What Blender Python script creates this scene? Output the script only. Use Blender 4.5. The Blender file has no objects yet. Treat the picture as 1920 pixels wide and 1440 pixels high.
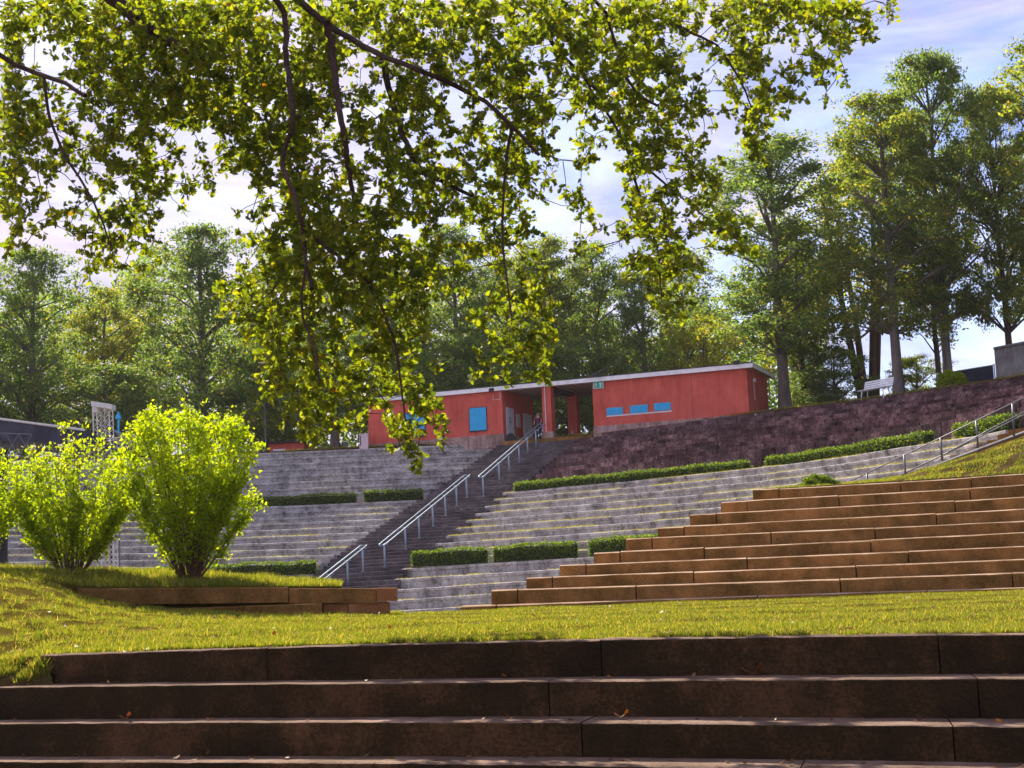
import bpy, math, random
import numpy as np
from mathutils import Vector, Matrix
R = math.radians
random.seed(7); rng = np.random.default_rng(7)
scene = bpy.context.scene
col = scene.collection

# ------------------------------------------------------------------ camera
FPX = 2773.0; PITCH = R(7.5); ROLL = 0.04; EYE = 1.75
_R0 = Vector((1, 0, 0)); _U0 = Vector((0, -math.sin(PITCH), math.cos(PITCH)))
CF = Vector((0, math.cos(PITCH), math.sin(PITCH)))
CR = _R0 * math.cos(ROLL) - _U0 * math.sin(ROLL)
CU = _U0 * math.cos(ROLL) + _R0 * math.sin(ROLL)
cam_d = bpy.data.cameras.new("camera"); cam = bpy.data.objects.new("camera", cam_d); col.objects.link(cam)
cam_d.sensor_width = 36; cam_d.lens = FPX / 1920 * 36; cam_d.clip_end = 5000; cam_d.clip_start = 0.1
m = Matrix((CR, CU, -CF)).transposed().to_4x4(); m.translation = Vector((0, 0, EYE))
cam.matrix_world = m; scene.camera = cam

# ------------------------------------------------------------------ world, sun, exposure
SUN_AZ = R(-24); SUN_EL = R(41)
w = bpy.data.worlds.new("World"); scene.world = w; w.use_nodes = True
nt = w.node_tree; nt.nodes.clear()
def N(t, **kw):
    n = nt.nodes.new(t)
    for k, v in kw.items(): setattr(n, k, v)
    return n
out = N('ShaderNodeOutputWorld'); bg = N('ShaderNodeBackground'); bg.inputs[1].default_value = 0.12
sky = N('ShaderNodeTexSky', sky_type='NISHITA', sun_disc=False); sky.sun_elevation = SUN_EL; sky.sun_rotation = SUN_AZ
sky.air_density = 1.0; sky.dust_density = 0.6; sky.ozone_density = 1.5
tc = N('ShaderNodeTexCoord'); mp = N('ShaderNodeMapping'); mp.inputs['Scale'].default_value = (1.0, 1.0, 3.2)
mp.inputs['Rotation'].default_value = (0, R(12), 0)
n1 = N('ShaderNodeTexNoise'); n1.inputs['Scale'].default_value = 3.0; n1.inputs['Detail'].default_value = 9
n1.inputs['Roughness'].default_value = 0.62; n1.inputs['Distortion'].default_value = 0.5
sepx = N('ShaderNodeSeparateXYZ')
mr = N('ShaderNodeMapRange'); mr.inputs['From Min'].default_value = 0.34; mr.inputs['From Max'].default_value = -0.10
mr.inputs['To Min'].default_value = -0.08; mr.inputs['To Max'].default_value = 0.17
add = N('ShaderNodeMath', operation='ADD')
ramp = N('ShaderNodeValToRGB'); ramp.color_ramp.elements[0].position = 0.43; ramp.color_ramp.elements[1].position = 0.70
mix = N('ShaderNodeMixRGB'); mix.inputs[2].default_value = (4.15, 3.75, 4.45, 1)
tint = N('ShaderNodeMixRGB', blend_type='MULTIPLY'); tint.inputs[0].default_value = 1; tint.inputs[2].default_value = (0.80, 0.74, 0.84, 1)
L = nt.links.new
L(tc.outputs['Generated'], mp.inputs[0]); L(mp.outputs[0], n1.inputs['Vector'])
L(tc.outputs['Generated'], sepx.inputs[0]); L(sepx.outputs[0], mr.inputs['Value'])
L(n1.outputs['Fac'], add.inputs[0]); L(mr.outputs[0], add.inputs[1]); L(add.outputs[0], ramp.inputs[0])
L(sky.outputs[0], tint.inputs[1]); L(tint.outputs[0], mix.inputs[1]); L(ramp.outputs[0], mix.inputs[0])
n2 = N('ShaderNodeTexNoise'); n2.inputs['Scale'].default_value = 7.0; n2.inputs['Detail'].default_value = 8; n2.inputs['Roughness'].default_value = 0.6; n2.inputs['Distortion'].default_value = 0.8
r2 = N('ShaderNodeValToRGB'); r2.color_ramp.elements[0].position = 0.36; r2.color_ramp.elements[0].color = (0.68, 0.70, 0.84, 1); r2.color_ramp.elements[1].position = 0.62; r2.color_ramp.elements[1].color = (1.08, 1.05, 1.06, 1)
mm = N('ShaderNodeMixRGB', blend_type='MULTIPLY'); mm.inputs[0].default_value = 1; L(mp.outputs[0], n2.inputs['Vector']); L(n2.outputs['Fac'], r2.inputs[0]); L(mix.outputs[0], mm.inputs[1]); L(r2.outputs[0], mm.inputs[2])
L(mm.outputs[0], bg.inputs[0]); L(bg.outputs[0], out.inputs[0])
sd = bpy.data.lights.new("sun", 'SUN'); sd.energy = 5.0; sd.angle = R(0.5); sd.color = (1.0, 0.91, 0.76)
so = bpy.data.objects.new("sun", sd); col.objects.link(so)
sdir = Vector((math.sin(SUN_AZ) * math.cos(SUN_EL), math.cos(SUN_AZ) * math.cos(SUN_EL), math.sin(SUN_EL)))
so.rotation_euler = sdir.to_track_quat('Z', 'Y').to_euler(); so.location = (0, 0, 60)
vs = scene.view_settings; vs.view_transform = 'Standard'; vs.look = 'None'; vs.gamma = 1; vs.exposure = 0.98
scene.cycles.max_bounces = 8; scene.cycles.transmission_bounces = 5; scene.cycles.diffuse_bounces = 4
scene.cycles.transparent_max_bounces = 8

# ------------------------------------------------------------------ pixel measurement -> world point at forward distance D
def P(x, y, D):
    d = CF * FPX + CR * (x - 960) + CU * (720 - y)
    return Vector((0, 0, EYE)) + d * (D / d.y)
def Pn(x, y, D):
    x = np.asarray(x, float); y = np.asarray(y, float)
    d = np.outer(np.ones(len(x)), np.array(CF) * FPX) + np.outer(x - 960, np.array(CR)) + np.outer(720 - y, np.array(CU))
    return np.array([0, 0, EYE]) + d * (np.asarray(D, float) / d[:, 1])[:, None]
def on_plane(x, y, p0, nrm):
    d = CF * FPX + CR * (x - 960) + CU * (720 - y); o = Vector((0, 0, EYE))
    return o + d * ((p0 - o).dot(nrm) / d.dot(nrm))
def ray_z(x, y, z):
    d = CF * FPX + CR * (x - 960) + CU * (720 - y); return Vector((0, 0, EYE)) + d * ((z - EYE) / d.z)

# ------------------------------------------------------------------ object helpers
def tag(o, label=None, cat=None, group=None, kind=None):
    if label: o['label'] = label
    if cat: o['category'] = cat
    if group: o['group'] = group
    if kind: o['kind'] = kind
    return o
def thing(name, label, cat, loc=(0, 0, 0), group=None):
    o = bpy.data.objects.new(name, None); col.objects.link(o); o.location = loc; o.empty_display_size = 0.2
    return tag(o, label, cat, group)
def fast_mesh(name, V, F, k):
    """V (n,3), F (m,k)"""
    me = bpy.data.meshes.new(name)
    V = np.asarray(V, np.float32); F = np.asarray(F, np.int32)
    me.vertices.add(len(V)); me.vertices.foreach_set('co', V.ravel())
    me.loops.add(F.size); me.loops.foreach_set('vertex_index', F.ravel())
    me.polygons.add(len(F)); me.polygons.foreach_set('loop_start', np.arange(len(F), dtype=np.int32) * k)
    me.polygons.foreach_set('loop_total', np.full(len(F), k, np.int32))
    me.update(calc_edges=True)
    return me
def link(name, me, mat, parent=None):
    o = bpy.data.objects.new(name, me); col.objects.link(o)
    for mm in (mat if isinstance(mat, (list, tuple)) else [mat]): me.materials.append(mm)
    if parent:
        o.parent = parent; o.matrix_parent_inverse = Matrix.Translation(-parent.location) if not isinstance(parent.data, bpy.types.Mesh) or parent.location.length else Matrix()
    return o
class MB:
    def __init__(s): s.v = []; s.f = []; s.mi = []; s.cur = 0
    def poly(s, pts, faces):
        b = len(s.v); s.v += [tuple(p) for p in pts]
        for f in faces: s.f.append(tuple(b + i for i in f)); s.mi.append(s.cur)
    def hexa(s, p):
        s.poly(p, [(0, 3, 2, 1), (4, 5, 6, 7), (0, 1, 5, 4), (1, 2, 6, 5), (2, 3, 7, 6), (3, 0, 4, 7)])
    def box(s, c, sx, sy, sz, ux=Vector((1, 0, 0)), uy=Vector((0, 1, 0)), uz=Vector((0, 0, 1))):
        c = Vector(c); a = ux * sx / 2; b = uy * sy / 2; d = uz * sz / 2
        s.hexa([c - a - b - d, c + a - b - d, c + a + b - d, c - a + b - d, c - a - b + d, c + a - b + d, c + a + b + d, c - a + b + d])
    def tube(s, pts, rad, n=6, caps=True):
        pts = [Vector(p) for p in pts]; m_ = len(pts)
        if not hasattr(rad, '__len__'): rad = [rad] * m_
        b = len(s.v); prev = None
        for i, p in enumerate(pts):
            t = (pts[min(i + 1, m_ - 1)] - pts[max(i - 1, 0)])
            if t.length < 1e-9: t = Vector((0, 0, 1))
            t.normalize()
            if prev is None: a = t.orthogonal().normalized()
            else:
                a = prev - t * prev.dot(t)
                a = a.normalized() if a.length > 1e-6 else t.orthogonal().normalized()
            prev = a; c = t.cross(a)
            for j in range(n):
                an = 2 * math.pi * j / n
                s.v.append(tuple(p + (a * math.cos(an) + c * math.sin(an)) * rad[i]))
        for i in range(m_ - 1):
            for j in range(n):
                q = b + i * n; s.f.append((q + j, q + (j + 1) % n, q + n + (j + 1) % n, q + n + j)); s.mi.append(s.cur)
        if caps:
            s.f.append(tuple(b + j for j in range(n))[::-1]); s.mi.append(s.cur)
            s.f.append(tuple(b + (m_ - 1) * n + j for j in range(n))); s.mi.append(s.cur)
    def mesh(s, name, smooth=False):
        me = bpy.data.meshes.new(name); me.from_pydata(s.v, [], s.f); me.update()
        if any(s.mi): me.polygons.foreach_set('material_index', s.mi)
        if smooth: me.polygons.foreach_set('use_smooth', [True] * len(me.polygons))
        return me
    def build(s, name, mat, parent=None, smooth=False): return link(name, s.mesh(name, smooth), mat, parent)

# ------------------------------------------------------------------ materials
def mat(name):
    m_ = bpy.data.materials.new(name); m_.use_nodes = True; t = m_.node_tree
    b = t.nodes['Principled BSDF']; b.inputs['Roughness'].default_value = 0.85
    b.inputs['Specular IOR Level'].default_value = 0.25
    return m_, t, b
def plain(name, c, rough=0.6, metal=0.0, var=0.15, scale=6.0, bump=0.0):
    m_, t, b = mat(name); n = t.nodes.new('ShaderNodeTexNoise'); n.inputs['Scale'].default_value = scale; n.inputs['Detail'].default_value = 6
    g = t.nodes.new('ShaderNodeTexCoord'); t.links.new(g.outputs['Object'], n.inputs['Vector'])
    r = t.nodes.new('ShaderNodeValToRGB'); r.color_ramp.elements[0].position = 0.3; r.color_ramp.elements[1].position = 0.7
    r.color_ramp.elements[0].color = tuple(x * (1 - var) for x in c) + (1,); r.color_ramp.elements[1].color = tuple(min(1, x * (1 + var)) for x in c) + (1,)
    t.links.new(n.outputs['Fac'], r.inputs[0]); t.links.new(r.outputs[0], b.inputs['Base Color'])
    b.inputs['Roughness'].default_value = rough; b.inputs['Metallic'].default_value = metal
    if bump:
        bp = t.nodes.new('ShaderNodeBump'); bp.inputs['Strength'].default_value = bump; bp.inputs['Distance'].default_value = 0.02
        t.links.new(n.outputs['Fac'], bp.inputs['Height']); t.links.new(bp.outputs[0], b.inputs['Normal'])
    return m_
def stone(name, cols, streak=0.5, blotch=1.2, tintvar=0.25, bump=0.5, fine=18.0, zs=0.35, lichen=None):
    """weathered stone: large blotches, vertical streaks, fine grain, one tint per block"""
    m_, t, b = mat(name); Lk = t.links.new
    g = t.nodes.new('ShaderNodeTexCoord')
    def noise(sc, vec=(1, 1, 1), det=7, rough=0.6):
        mp_ = t.nodes.new('ShaderNodeMapping'); mp_.inputs['Scale'].default_value = vec
        n = t.nodes.new('ShaderNodeTexNoise'); n.inputs['Scale'].default_value = sc; n.inputs['Detail'].default_value = det; n.inputs['Roughness'].default_value = rough
        Lk(g.outputs['Object'], mp_.inputs[0]); Lk(mp_.outputs[0], n.inputs['Vector']); return n
    big = noise(blotch); st = noise(2.2, (1, 1, zs), 8, 0.7); fn = noise(fine, (1, 1, 1), 4, 0.6)
    def math_(op, a, c):
        q = t.nodes.new('ShaderNodeMath'); q.operation = op
        for i, v in enumerate((a, c)):
            if isinstance(v, float): q.inputs[i].default_value = v
            else: Lk(v, q.inputs[i])
        return q.outputs[0]
    s1 = math_('MULTIPLY', big.outputs['Fac'], 1.0 - streak); s2 = math_('MULTIPLY', st.outputs['Fac'], streak)
    sm = math_('ADD', s1, s2); f2 = math_('MULTIPLY', math_('SUBTRACT', fn.outputs['Fac'], 0.5), 0.35); sm = math_('ADD', sm, f2)
    r = t.nodes.new('ShaderNodeValToRGB'); e = r.color_ramp.elements
    e[0].position = 0.34; e[0].color = cols[0] + (1,); e[1].position = 0.66; e[1].color = cols[2] + (1,)
    k = e.new(0.5); k.color = cols[1] + (1,)
    Lk(sm, r.inputs[0]); geo = t.nodes.new('ShaderNodeNewGeometry')
    tv = t.nodes.new('ShaderNodeMapRange'); tv.inputs['To Min'].default_value = 1 - tintvar; tv.inputs['To Max'].default_value = 1 + tintvar
    Lk(geo.outputs['Random Per Island'], tv.inputs['Value'])
    mx = t.nodes.new('ShaderNodeMixRGB'); mx.blend_type = 'MULTIPLY'; mx.inputs[0].default_value = 1
    Lk(r.outputs[0], mx.inputs[1]); Lk(tv.outputs[0], mx.inputs[2]); last = mx.outputs[0]
    if lichen:
        ln = noise(lichen[1], (1, 1, 1), 8, 0.75); lr = t.nodes.new('ShaderNodeValToRGB')
        lr.color_ramp.elements[0].position = lichen[2]; lr.color_ramp.elements[1].position = lichen[2] + 0.06
        Lk(ln.outputs['Fac'], lr.inputs[0]); m2 = t.nodes.new('ShaderNodeMixRGB'); m2.inputs[2].default_value = lichen[0] + (1,)
        Lk(lr.outputs[0], m2.inputs[0]); Lk(last, m2.inputs[1]); last = m2.outputs[0]
    Lk(last, b.inputs['Base Color']); b.inputs['Roughness'].default_value = 0.95; b.inputs['Specular IOR Level'].default_value = 0.06
    bp = t.nodes.new('ShaderNodeBump'); bp.inputs['Strength'].default_value = bump; bp.inputs['Distance'].default_value = 0.03
    hh = math_('ADD', fn.outputs['Fac'], sm); Lk(hh, bp.inputs['Height']); Lk(bp.outputs[0], b.inputs['Normal'])
    return m_
def leafmat(name, stops, trans=0.5, tcol=None, rough=0.55):
    """thin leaf: reflective front, light passing through from behind; stops = [(pos, colour)] over one random value per leaf"""
    m_, t, b = mat(name); Lk = t.links.new
    geo = t.nodes.new('ShaderNodeNewGeometry'); r = t.nodes.new('ShaderNodeValToRGB'); e = r.color_ramp.elements
    e[0].position = stops[0][0]; e[0].color = stops[0][1] + (1,); e[1].position = stops[-1][0]; e[1].color = stops[-1][1] + (1,)
    for p_, c_ in stops[1:-1]: q = e.new(p_); q.color = c_ + (1,)
    Lk(geo.outputs['Random Per Island'], r.inputs[0]); Lk(r.outputs[0], b.inputs['Base Color'])
    b.inputs['Roughness'].default_value = rough; b.inputs['Specular IOR Level'].default_value = 0.35
    tr = t.nodes.new('ShaderNodeBsdfTranslucent'); mul = t.nodes.new('ShaderNodeMixRGB'); mul.blend_type = 'MULTIPLY'; mul.inputs[0].default_value = 1
    mul.inputs[2].default_value = (tcol or (3.0, 2.6, 0.9)) + (1,); Lk(r.outputs[0], mul.inputs[1]); Lk(mul.outputs[0], tr.inputs['Color'])
    ms = t.nodes.new('ShaderNodeMixShader'); ms.inputs[0].default_value = trans
    Lk(b.outputs[0], ms.inputs[1]); Lk(tr.outputs[0], ms.inputs[2]); Lk(ms.outputs[0], t.nodes['Material Output'].inputs['Surface'])
    return m_

M = {}
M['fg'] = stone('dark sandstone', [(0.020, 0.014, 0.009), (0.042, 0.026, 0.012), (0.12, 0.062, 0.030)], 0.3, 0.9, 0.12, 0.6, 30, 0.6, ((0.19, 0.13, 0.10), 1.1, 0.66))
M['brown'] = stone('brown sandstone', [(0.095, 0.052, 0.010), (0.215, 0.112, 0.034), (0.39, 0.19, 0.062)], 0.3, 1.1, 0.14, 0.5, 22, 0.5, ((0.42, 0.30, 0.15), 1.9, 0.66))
M['fgtop'] = stone('sunlit trodden sandstone', [(0.11, 0.073, 0.052), (0.20, 0.135, 0.098), (0.32, 0.22, 0.165)], 0.2, 1.6, 0.08, 0.5, 34, 1.0)  # paler than the risers: tread wear plus sunlight put into the colour
M['browntop'] = stone('worn brown sandstone', [(0.24, 0.15, 0.08), (0.40, 0.26, 0.16), (0.55, 0.40, 0.27)], 0.2, 1.4, 0.1, 0.4, 24, 1.0)  # seat tops and rims paler: sun on the edges put into the colour
M['orange'] = stone('orange sandstone', [(0.19, 0.085, 0.03), (0.30, 0.13, 0.05), (0.40, 0.18, 0.075)], 0.2, 1.2, 0.15, 0.4, 24, 0.6)
M['grey'] = stone('grey stone', [(0.10, 0.092, 0.085), (0.37, 0.345, 0.33), (0.62, 0.59, 0.57)], 0.55, 1.3, 0.05, 0.9, 9, 0.4, ((0.66, 0.62, 0.60), 2.0, 0.66))
M['wall'] = stone('dark red sandstone', [(0.022, 0.015, 0.018), (0.100, 0.056, 0.060), (0.29, 0.19, 0.185)], 0.5, 0.8, 0.40, 0.9, 9, 0.5, ((0.42, 0.34, 0.33), 1.7, 0.64))
M['stair'] = stone('dark stair stone', [(0.050, 0.042, 0.045), (0.105, 0.085, 0.090), (0.20, 0.165, 0.170)], 0.4, 0.8, 0.2, 0.5, 10, 0.5)
M['plinth'] = stone('flaking plinth', [(0.10, 0.075, 0.07), (0.34, 0.22, 0.19), (0.55, 0.42, 0.38)], 0.7, 1.5, 0.05, 0.7, 12, 0.2)
M['concrete'] = stone('concrete', [(0.10, 0.10, 0.10), (0.17, 0.17, 0.17), (0.26, 0.26, 0.25)], 0.5, 1.0, 0.05, 0.4, 9, 0.3)
M['red'] = stone('red render', [(0.44, 0.078, 0.056), (0.62, 0.122, 0.090), (0.72, 0.165, 0.125)], 0.6, 0.5, 0.0, 0.2, 30, 0.25, ((0.40, 0.12, 0.10), 1.4, 0.68))
M['tgreen'] = plain('mossy soil', (0.09, 0.075, 0.03), 0.95, 0, 0.5, 3, 0.3)
M['white'] = plain('white paint', (0.72, 0.72, 0.74), 0.5, 0, 0.1, 3)
M['fascia'] = plain('weathered fascia', (0.90, 0.92, 0.94), 0.5, 0, 0.18, 2.5)
M['felt'] = plain('roof felt', (0.09, 0.09, 0.10), 0.9)
M['soffit'] = plain('soffit board', (0.66, 0.54, 0.48), 0.8, 0, 0.12, 2)
M['blue'] = plain('blue paint', (0.04, 0.42, 0.78), 0.6, 0, 0.12, 5)
M['galv'] = plain('galvanised steel', (0.32, 0.41, 0.50), 0.4, 0.35, 0.12, 14)
M['pipe'] = plain('grey pipe', (0.17, 0.17, 0.19), 0.45, 0.3, 0.12, 14)
M['dark'] = plain('black metal', (0.022, 0.022, 0.025), 0.6, 0, 0.2, 6)
M['tarp'] = plain('dark tarpaulin', (0.045, 0.045, 0.075), 0.6, 0, 0.45, 2.4, 0.6)
M['navy'] = plain('navy screen', (0.022, 0.027, 0.05), 0.8, 0, 0.25, 3)
M['truss'] = plain('pale steel truss', (0.70, 0.68, 0.62), 0.5, 0.1, 0.12, 8)
M['green'] = plain('sign green', (0.0, 0.42, 0.30), 0.5, 0, 0.05)
M['cream'] = plain('cream box', (0.72, 0.56, 0.56), 0.6, 0, 0.08)
M['paper'] = plain('notice paper', (0.62, 0.62, 0.50), 0.8, 0, 0.15, 9)
M['bench'] = plain('white bench paint', (0.82, 0.86, 0.90), 0.5, 0, 0.08)
M['skin'] = plain('skin', (0.62, 0.36, 0.28), 0.6, 0, 0.05)
M['hair'] = plain('blond hair', (0.62, 0.42, 0.26), 0.6, 0, 0.2, 40)
M['purple'] = plain('purple cloth', (0.13, 0.03, 0.09), 0.8, 0, 0.2, 20)
M['trouser'] = plain('dark cloth', (0.015, 0.02, 0.05), 0.8, 0, 0.2, 20)
M['lblue'] = plain('pale blue cloth', (0.25, 0.38, 0.55), 0.8, 0, 0.2, 20)
M['skirting'] = plain('dark beam', (0.07, 0.06, 0.07), 0.8)
hm = bpy.data.materials.new('haze'); hm.use_nodes = True; ht = hm.node_tree; ht.nodes.clear()
ho = ht.nodes.new('ShaderNodeOutputMaterial'); hv = ht.nodes.new('ShaderNodeVolumePrincipled'); hv.inputs['Color'].default_value = (0.95, 0.93, 0.98, 1)
hv.inputs['Density'].default_value = 0.00013; hv.inputs['Anisotropy'].default_value = 0.2; ht.links.new(hv.outputs[0], ho.inputs['Volume']); M['haze'] = hm
def bark(name, c):
    return stone(name, [tuple(x * 0.45 for x in c), c, tuple(min(1, x * 1.6) for x in c)], 0.8, 1.5, 0.0, 1.0, 26, 0.12)
M['oakbark'] = bark('oak bark', (0.085, 0.055, 0.048))
M['bark'] = bark('grey bark', (0.17, 0.145, 0.13)); M['bark2'] = bark('brown bark', (0.12, 0.075, 0.055))
M['stem'] = bark('shrub stem', (0.15, 0.085, 0.055))
M['oakleaf'] = leafmat('oak leaf', [(0.0, (0.040, 0.057, 0.010)), (0.5, (0.078, 0.096, 0.012)), (0.9, (0.135, 0.138, 0.013)), (0.998, (0.14, 0.12, 0.015)), (1.0, (0.20, 0.07, 0.02))], 0.58, (3.8, 3.9, 0.6))
M['bushleaf'] = leafmat('shrub leaf', [(0.0, (0.09, 0.15, 0.006)), (0.6, (0.16, 0.22, 0.008)), (1.0, (0.24, 0.28, 0.010))], 0.68, (3.8, 3.4, 0.5))
M['leafA'] = leafmat('tree leaf blue green', [(0.0, (0.045, 0.088, 0.034)), (0.55, (0.075, 0.130, 0.044)), (0.92, (0.13, 0.18, 0.042)), (1.0, (0.22, 0.18, 0.03))], 0.56, (3.5, 3.1, 1.0))
M['leafB'] = leafmat('tree leaf mid green', [(0.0, (0.055, 0.095, 0.026)), (0.5, (0.095, 0.145, 0.034)), (0.9, (0.16, 0.19, 0.035)), (1.0, (0.26, 0.18, 0.025))], 0.57, (3.5, 3.1, 0.8))
M['leafC'] = leafmat('tree leaf yellow green', [(0.0, (0.085, 0.12, 0.018)), (0.5, (0.15, 0.185, 0.022)), (0.9, (0.22, 0.22, 0.022)), (1.0, (0.34, 0.18, 0.02))], 0.55, (3.0, 2.8, 0.7))
M['hedge'] = leafmat('hedge leaf', [(0.0, (0.035, 0.070, 0.014)), (0.6, (0.070, 0.125, 0.020)), (1.0, (0.17, 0.21, 0.026))], 0.45, (3.0, 2.8, 0.8))
M['grass'] = leafmat('grass blade', [(0.0, (0.070, 0.115, 0.010)), (0.5, (0.130, 0.170, 0.014)), (0.82, (0.23, 0.22, 0.03)), (1.0, (0.45, 0.34, 0.13))], 0.5, (2.3, 2.1, 0.8), 0.6)
M['straw'] = leafmat('dry grass blade', [(0.0, (0.13, 0.15, 0.02)), (0.6, (0.24, 0.25, 0.04)), (1.0, (0.45, 0.38, 0.15))], 0.5, (2.0, 1.8, 0.8), 0.6)
M['flower'] = leafmat('pale petal', [(0.0, (0.75, 0.60, 0.66)), (1.0, (0.85, 0.78, 0.80))], 0.4, (1.0, 0.95, 0.95))
M['litter'] = leafmat('fallen leaf', [(0.0, (0.16, 0.04, 0.012)), (0.5, (0.22, 0.09, 0.025)), (1.0, (0.25, 0.15, 0.06))], 0.3, (1.2, 1.0, 0.7))
def groundmat(name, cs, sc=0.6):
    m_, t, b = mat(name); Lk = t.links.new; g = t.nodes.new('ShaderNodeTexCoord')
    n = t.nodes.new('ShaderNodeTexNoise'); n.inputs['Scale'].default_value = sc; n.inputs['Detail'].default_value = 12; n.inputs['Roughness'].default_value = 0.7
    r = t.nodes.new('ShaderNodeValToRGB'); e = r.color_ramp.elements; e[0].position = 0.35; e[0].color = cs[0] + (1,); e[1].position = 0.68; e[1].color = cs[2] + (1,)
    q = e.new(0.5); q.color = cs[1] + (1,); Lk(g.outputs['Object'], n.inputs['Vector']); Lk(n.outputs['Fac'], r.inputs[0]); Lk(r.outputs[0], b.inputs['Base Color'])
    bp = t.nodes.new('ShaderNodeBump'); bp.inputs['Strength'].default_value = 0.7; bp.inputs['Distance'].default_value = 0.05
    n2 = t.nodes.new('ShaderNodeTexNoise'); n2.inputs['Scale'].default_value = sc * 30; n2.inputs['Detail'].default_value = 4; Lk(g.outputs['Object'], n2.inputs['Vector'])
    Lk(n2.outputs['Fac'], bp.inputs['Height']); Lk(bp.outputs[0], b.inputs['Normal']); b.inputs['Roughness'].default_value = 1; b.inputs['Specular IOR Level'].default_value = 0.0; return m_
M['lawn'] = groundmat('turf', [(0.050, 0.032, 0.009), (0.10, 0.075, 0.014), (0.17, 0.12, 0.03)], 1.5)
M['earth'] = groundmat('earth', [(0.045, 0.027, 0.013), (0.085, 0.062, 0.022), (0.14, 0.105, 0.04)], 1.2)
M['floor'] = groundmat('arena floor', [(0.11, 0.10, 0.09), (0.16, 0.145, 0.13), (0.22, 0.20, 0.18)], 0.4)

# ------------------------------------------------------------------ polylines
def chaikin(pts, k=2):
    for _ in range(k):
        q = [pts[0]]
        for a, b in zip(pts[:-1], pts[1:]): q += [a.lerp(b, 0.25), a.lerp(b, 0.75)]
        pts = q + [pts[-1]]
    return pts
def resample(pts, n):
    A = np.array([list(p) for p in pts]); s = np.r_[0, np.cumsum(np.linalg.norm(np.diff(A, axis=0), axis=1))]
    u = np.linspace(0, s[-1], n); return np.stack([np.interp(u, s, A[:, i]) for i in range(3)], 1)
def poly(px, n=90): return resample(chaikin([P(*p) for p in px]), n)
def at_s(A, s, u):
    return Vector([float(np.interp(u, s, A[:, i])) for i in range(3)])
def block_row(mb, A, back_h, zdrop, lens, chamf, gap, jz, jy, rnd, joints=None, top_mat=False, seg=0.8, rough=0.010, lip=0):
    """one course of stones whose front top edge follows A; back_h = depth in plan at each sample (array or number)"""
    s = np.r_[0, np.cumsum(np.linalg.norm(np.diff(A, axis=0), axis=1))]; tot = s[-1]
    if joints is None:
        joints = [0.0]
        while joints[-1] < tot - lens[0] * 0.6: joints.append(min(tot, joints[-1] + rnd.uniform(*lens)))
        joints[-1] = tot
    for a, b in zip(joints[:-1], joints[1:]):
        dz = rnd.uniform(-jz, jz); dy = rnd.uniform(-jy, jy)
        nseg = max(1, int((b - a) / seg)); prev = None; rows_ = []
        for i in range(nseg + 1):
            u = a + gap / 2 + (b - a - gap) * i / nseg
            p = at_s(A, s, u); q = at_s(A, s, min(tot, u + .3)) - at_s(A, s, max(0, u - .3)); q.z = 0; q.normalize()
            nrm = Vector((-q.y, q.x, 0))
            if nrm.y < 0: nrm = -nrm
            bh = back_h if not isinstance(back_h, np.ndarray) else float(np.interp(u, s, back_h))
            p = p + nrm * (dy + rnd.gauss(0, rough * .6)); p.z += dz + rnd.gauss(0, rough * .25); c = chamf * rnd.uniform(.7, 1.3)
            rows_.append(([p + nrm * lip + Vector((0, 0, -zdrop)), p + nrm * lip + Vector((0, 0, -.15)), p + Vector((0, 0, -.13))] if lip else [p + Vector((0, 0, -zdrop))]) + [p + Vector((0, 0, -c)), p + nrm * (c * .25) + Vector((0, 0, -c * .45)), p + nrm * (c * 1.5), p + nrm * bh, p + nrm * bh + Vector((0, 0, -zdrop))])
        base = len(mb.v); k = 8 if lip else 6
        for r_ in rows_: mb.v += [tuple(x) for x in r_]
        for i in range(nseg):
            for j in range(k):
                o = base + i * k; mb.f.append((o + j, o + (j + 1) % k, o + k + (j + 1) % k, o + k + j)); mb.mi.append(1 if top_mat and j in (2, 3) else 0)  # second material on top faces; for steps and seats it paints in sunlight
        mb.f.append(tuple(base + j for j in range(k))[::-1]); mb.f.append(tuple(base + nseg * k + j for j in range(k))); mb.mi += [0, 0]
def tiers(name, label, B, T, n, material, top_back, lens=(1.8, 4.2), chamf=0.035, gap=0.012, jz=0.014, jy=0.012, seed=1, group=None, partname='seat_row', cat='seating terrace'):
    """B = riser base line of the first row, T = front top edge of the last row"""
    rnd = random.Random(seed); root = thing(name, label, cat, tuple(B[len(B) // 2]), group)
    E = []
    for i in range(1, n + 1):
        f = (i - 1) / max(1, n - 1); A = B * (1 - f) + T * f
        A[:, 2] = B[:, 2] * (1 - i / n) + T[:, 2] * (i / n); E.append(A)
    for i, A in enumerate(E):
        if i < n - 1:
            d = np.linalg.norm((E[i + 1] - A)[:, :2], axis=1)
            bh = np.minimum(d, 2.6) + 0.12
        else: bh = top_back
        extra = 1.3 if i == 0 else 0
        mb = MB(); h = float(np.mean(T[:, 2] - B[:, 2]) / n)
        block_row(mb, A, bh, h + 0.12 + extra, lens, chamf, gap, jz, jy, rnd, rough=.014 if partname == 'seat_row' else .0, lip=.05 if partname == 'seat_row' else 0)
        mb.build(partname, material, root)
    return root, E

# ------------------------------------------------------------------ ground sheets
mb = MB(); g = 260
mb.poly([(-g, -g, 0), (g, -g, 0), (g, g, 0), (-g, g, 0)], [(0, 1, 2, 3)])
tag(mb.build('ground', M['floor']), kind='structure')

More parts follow.
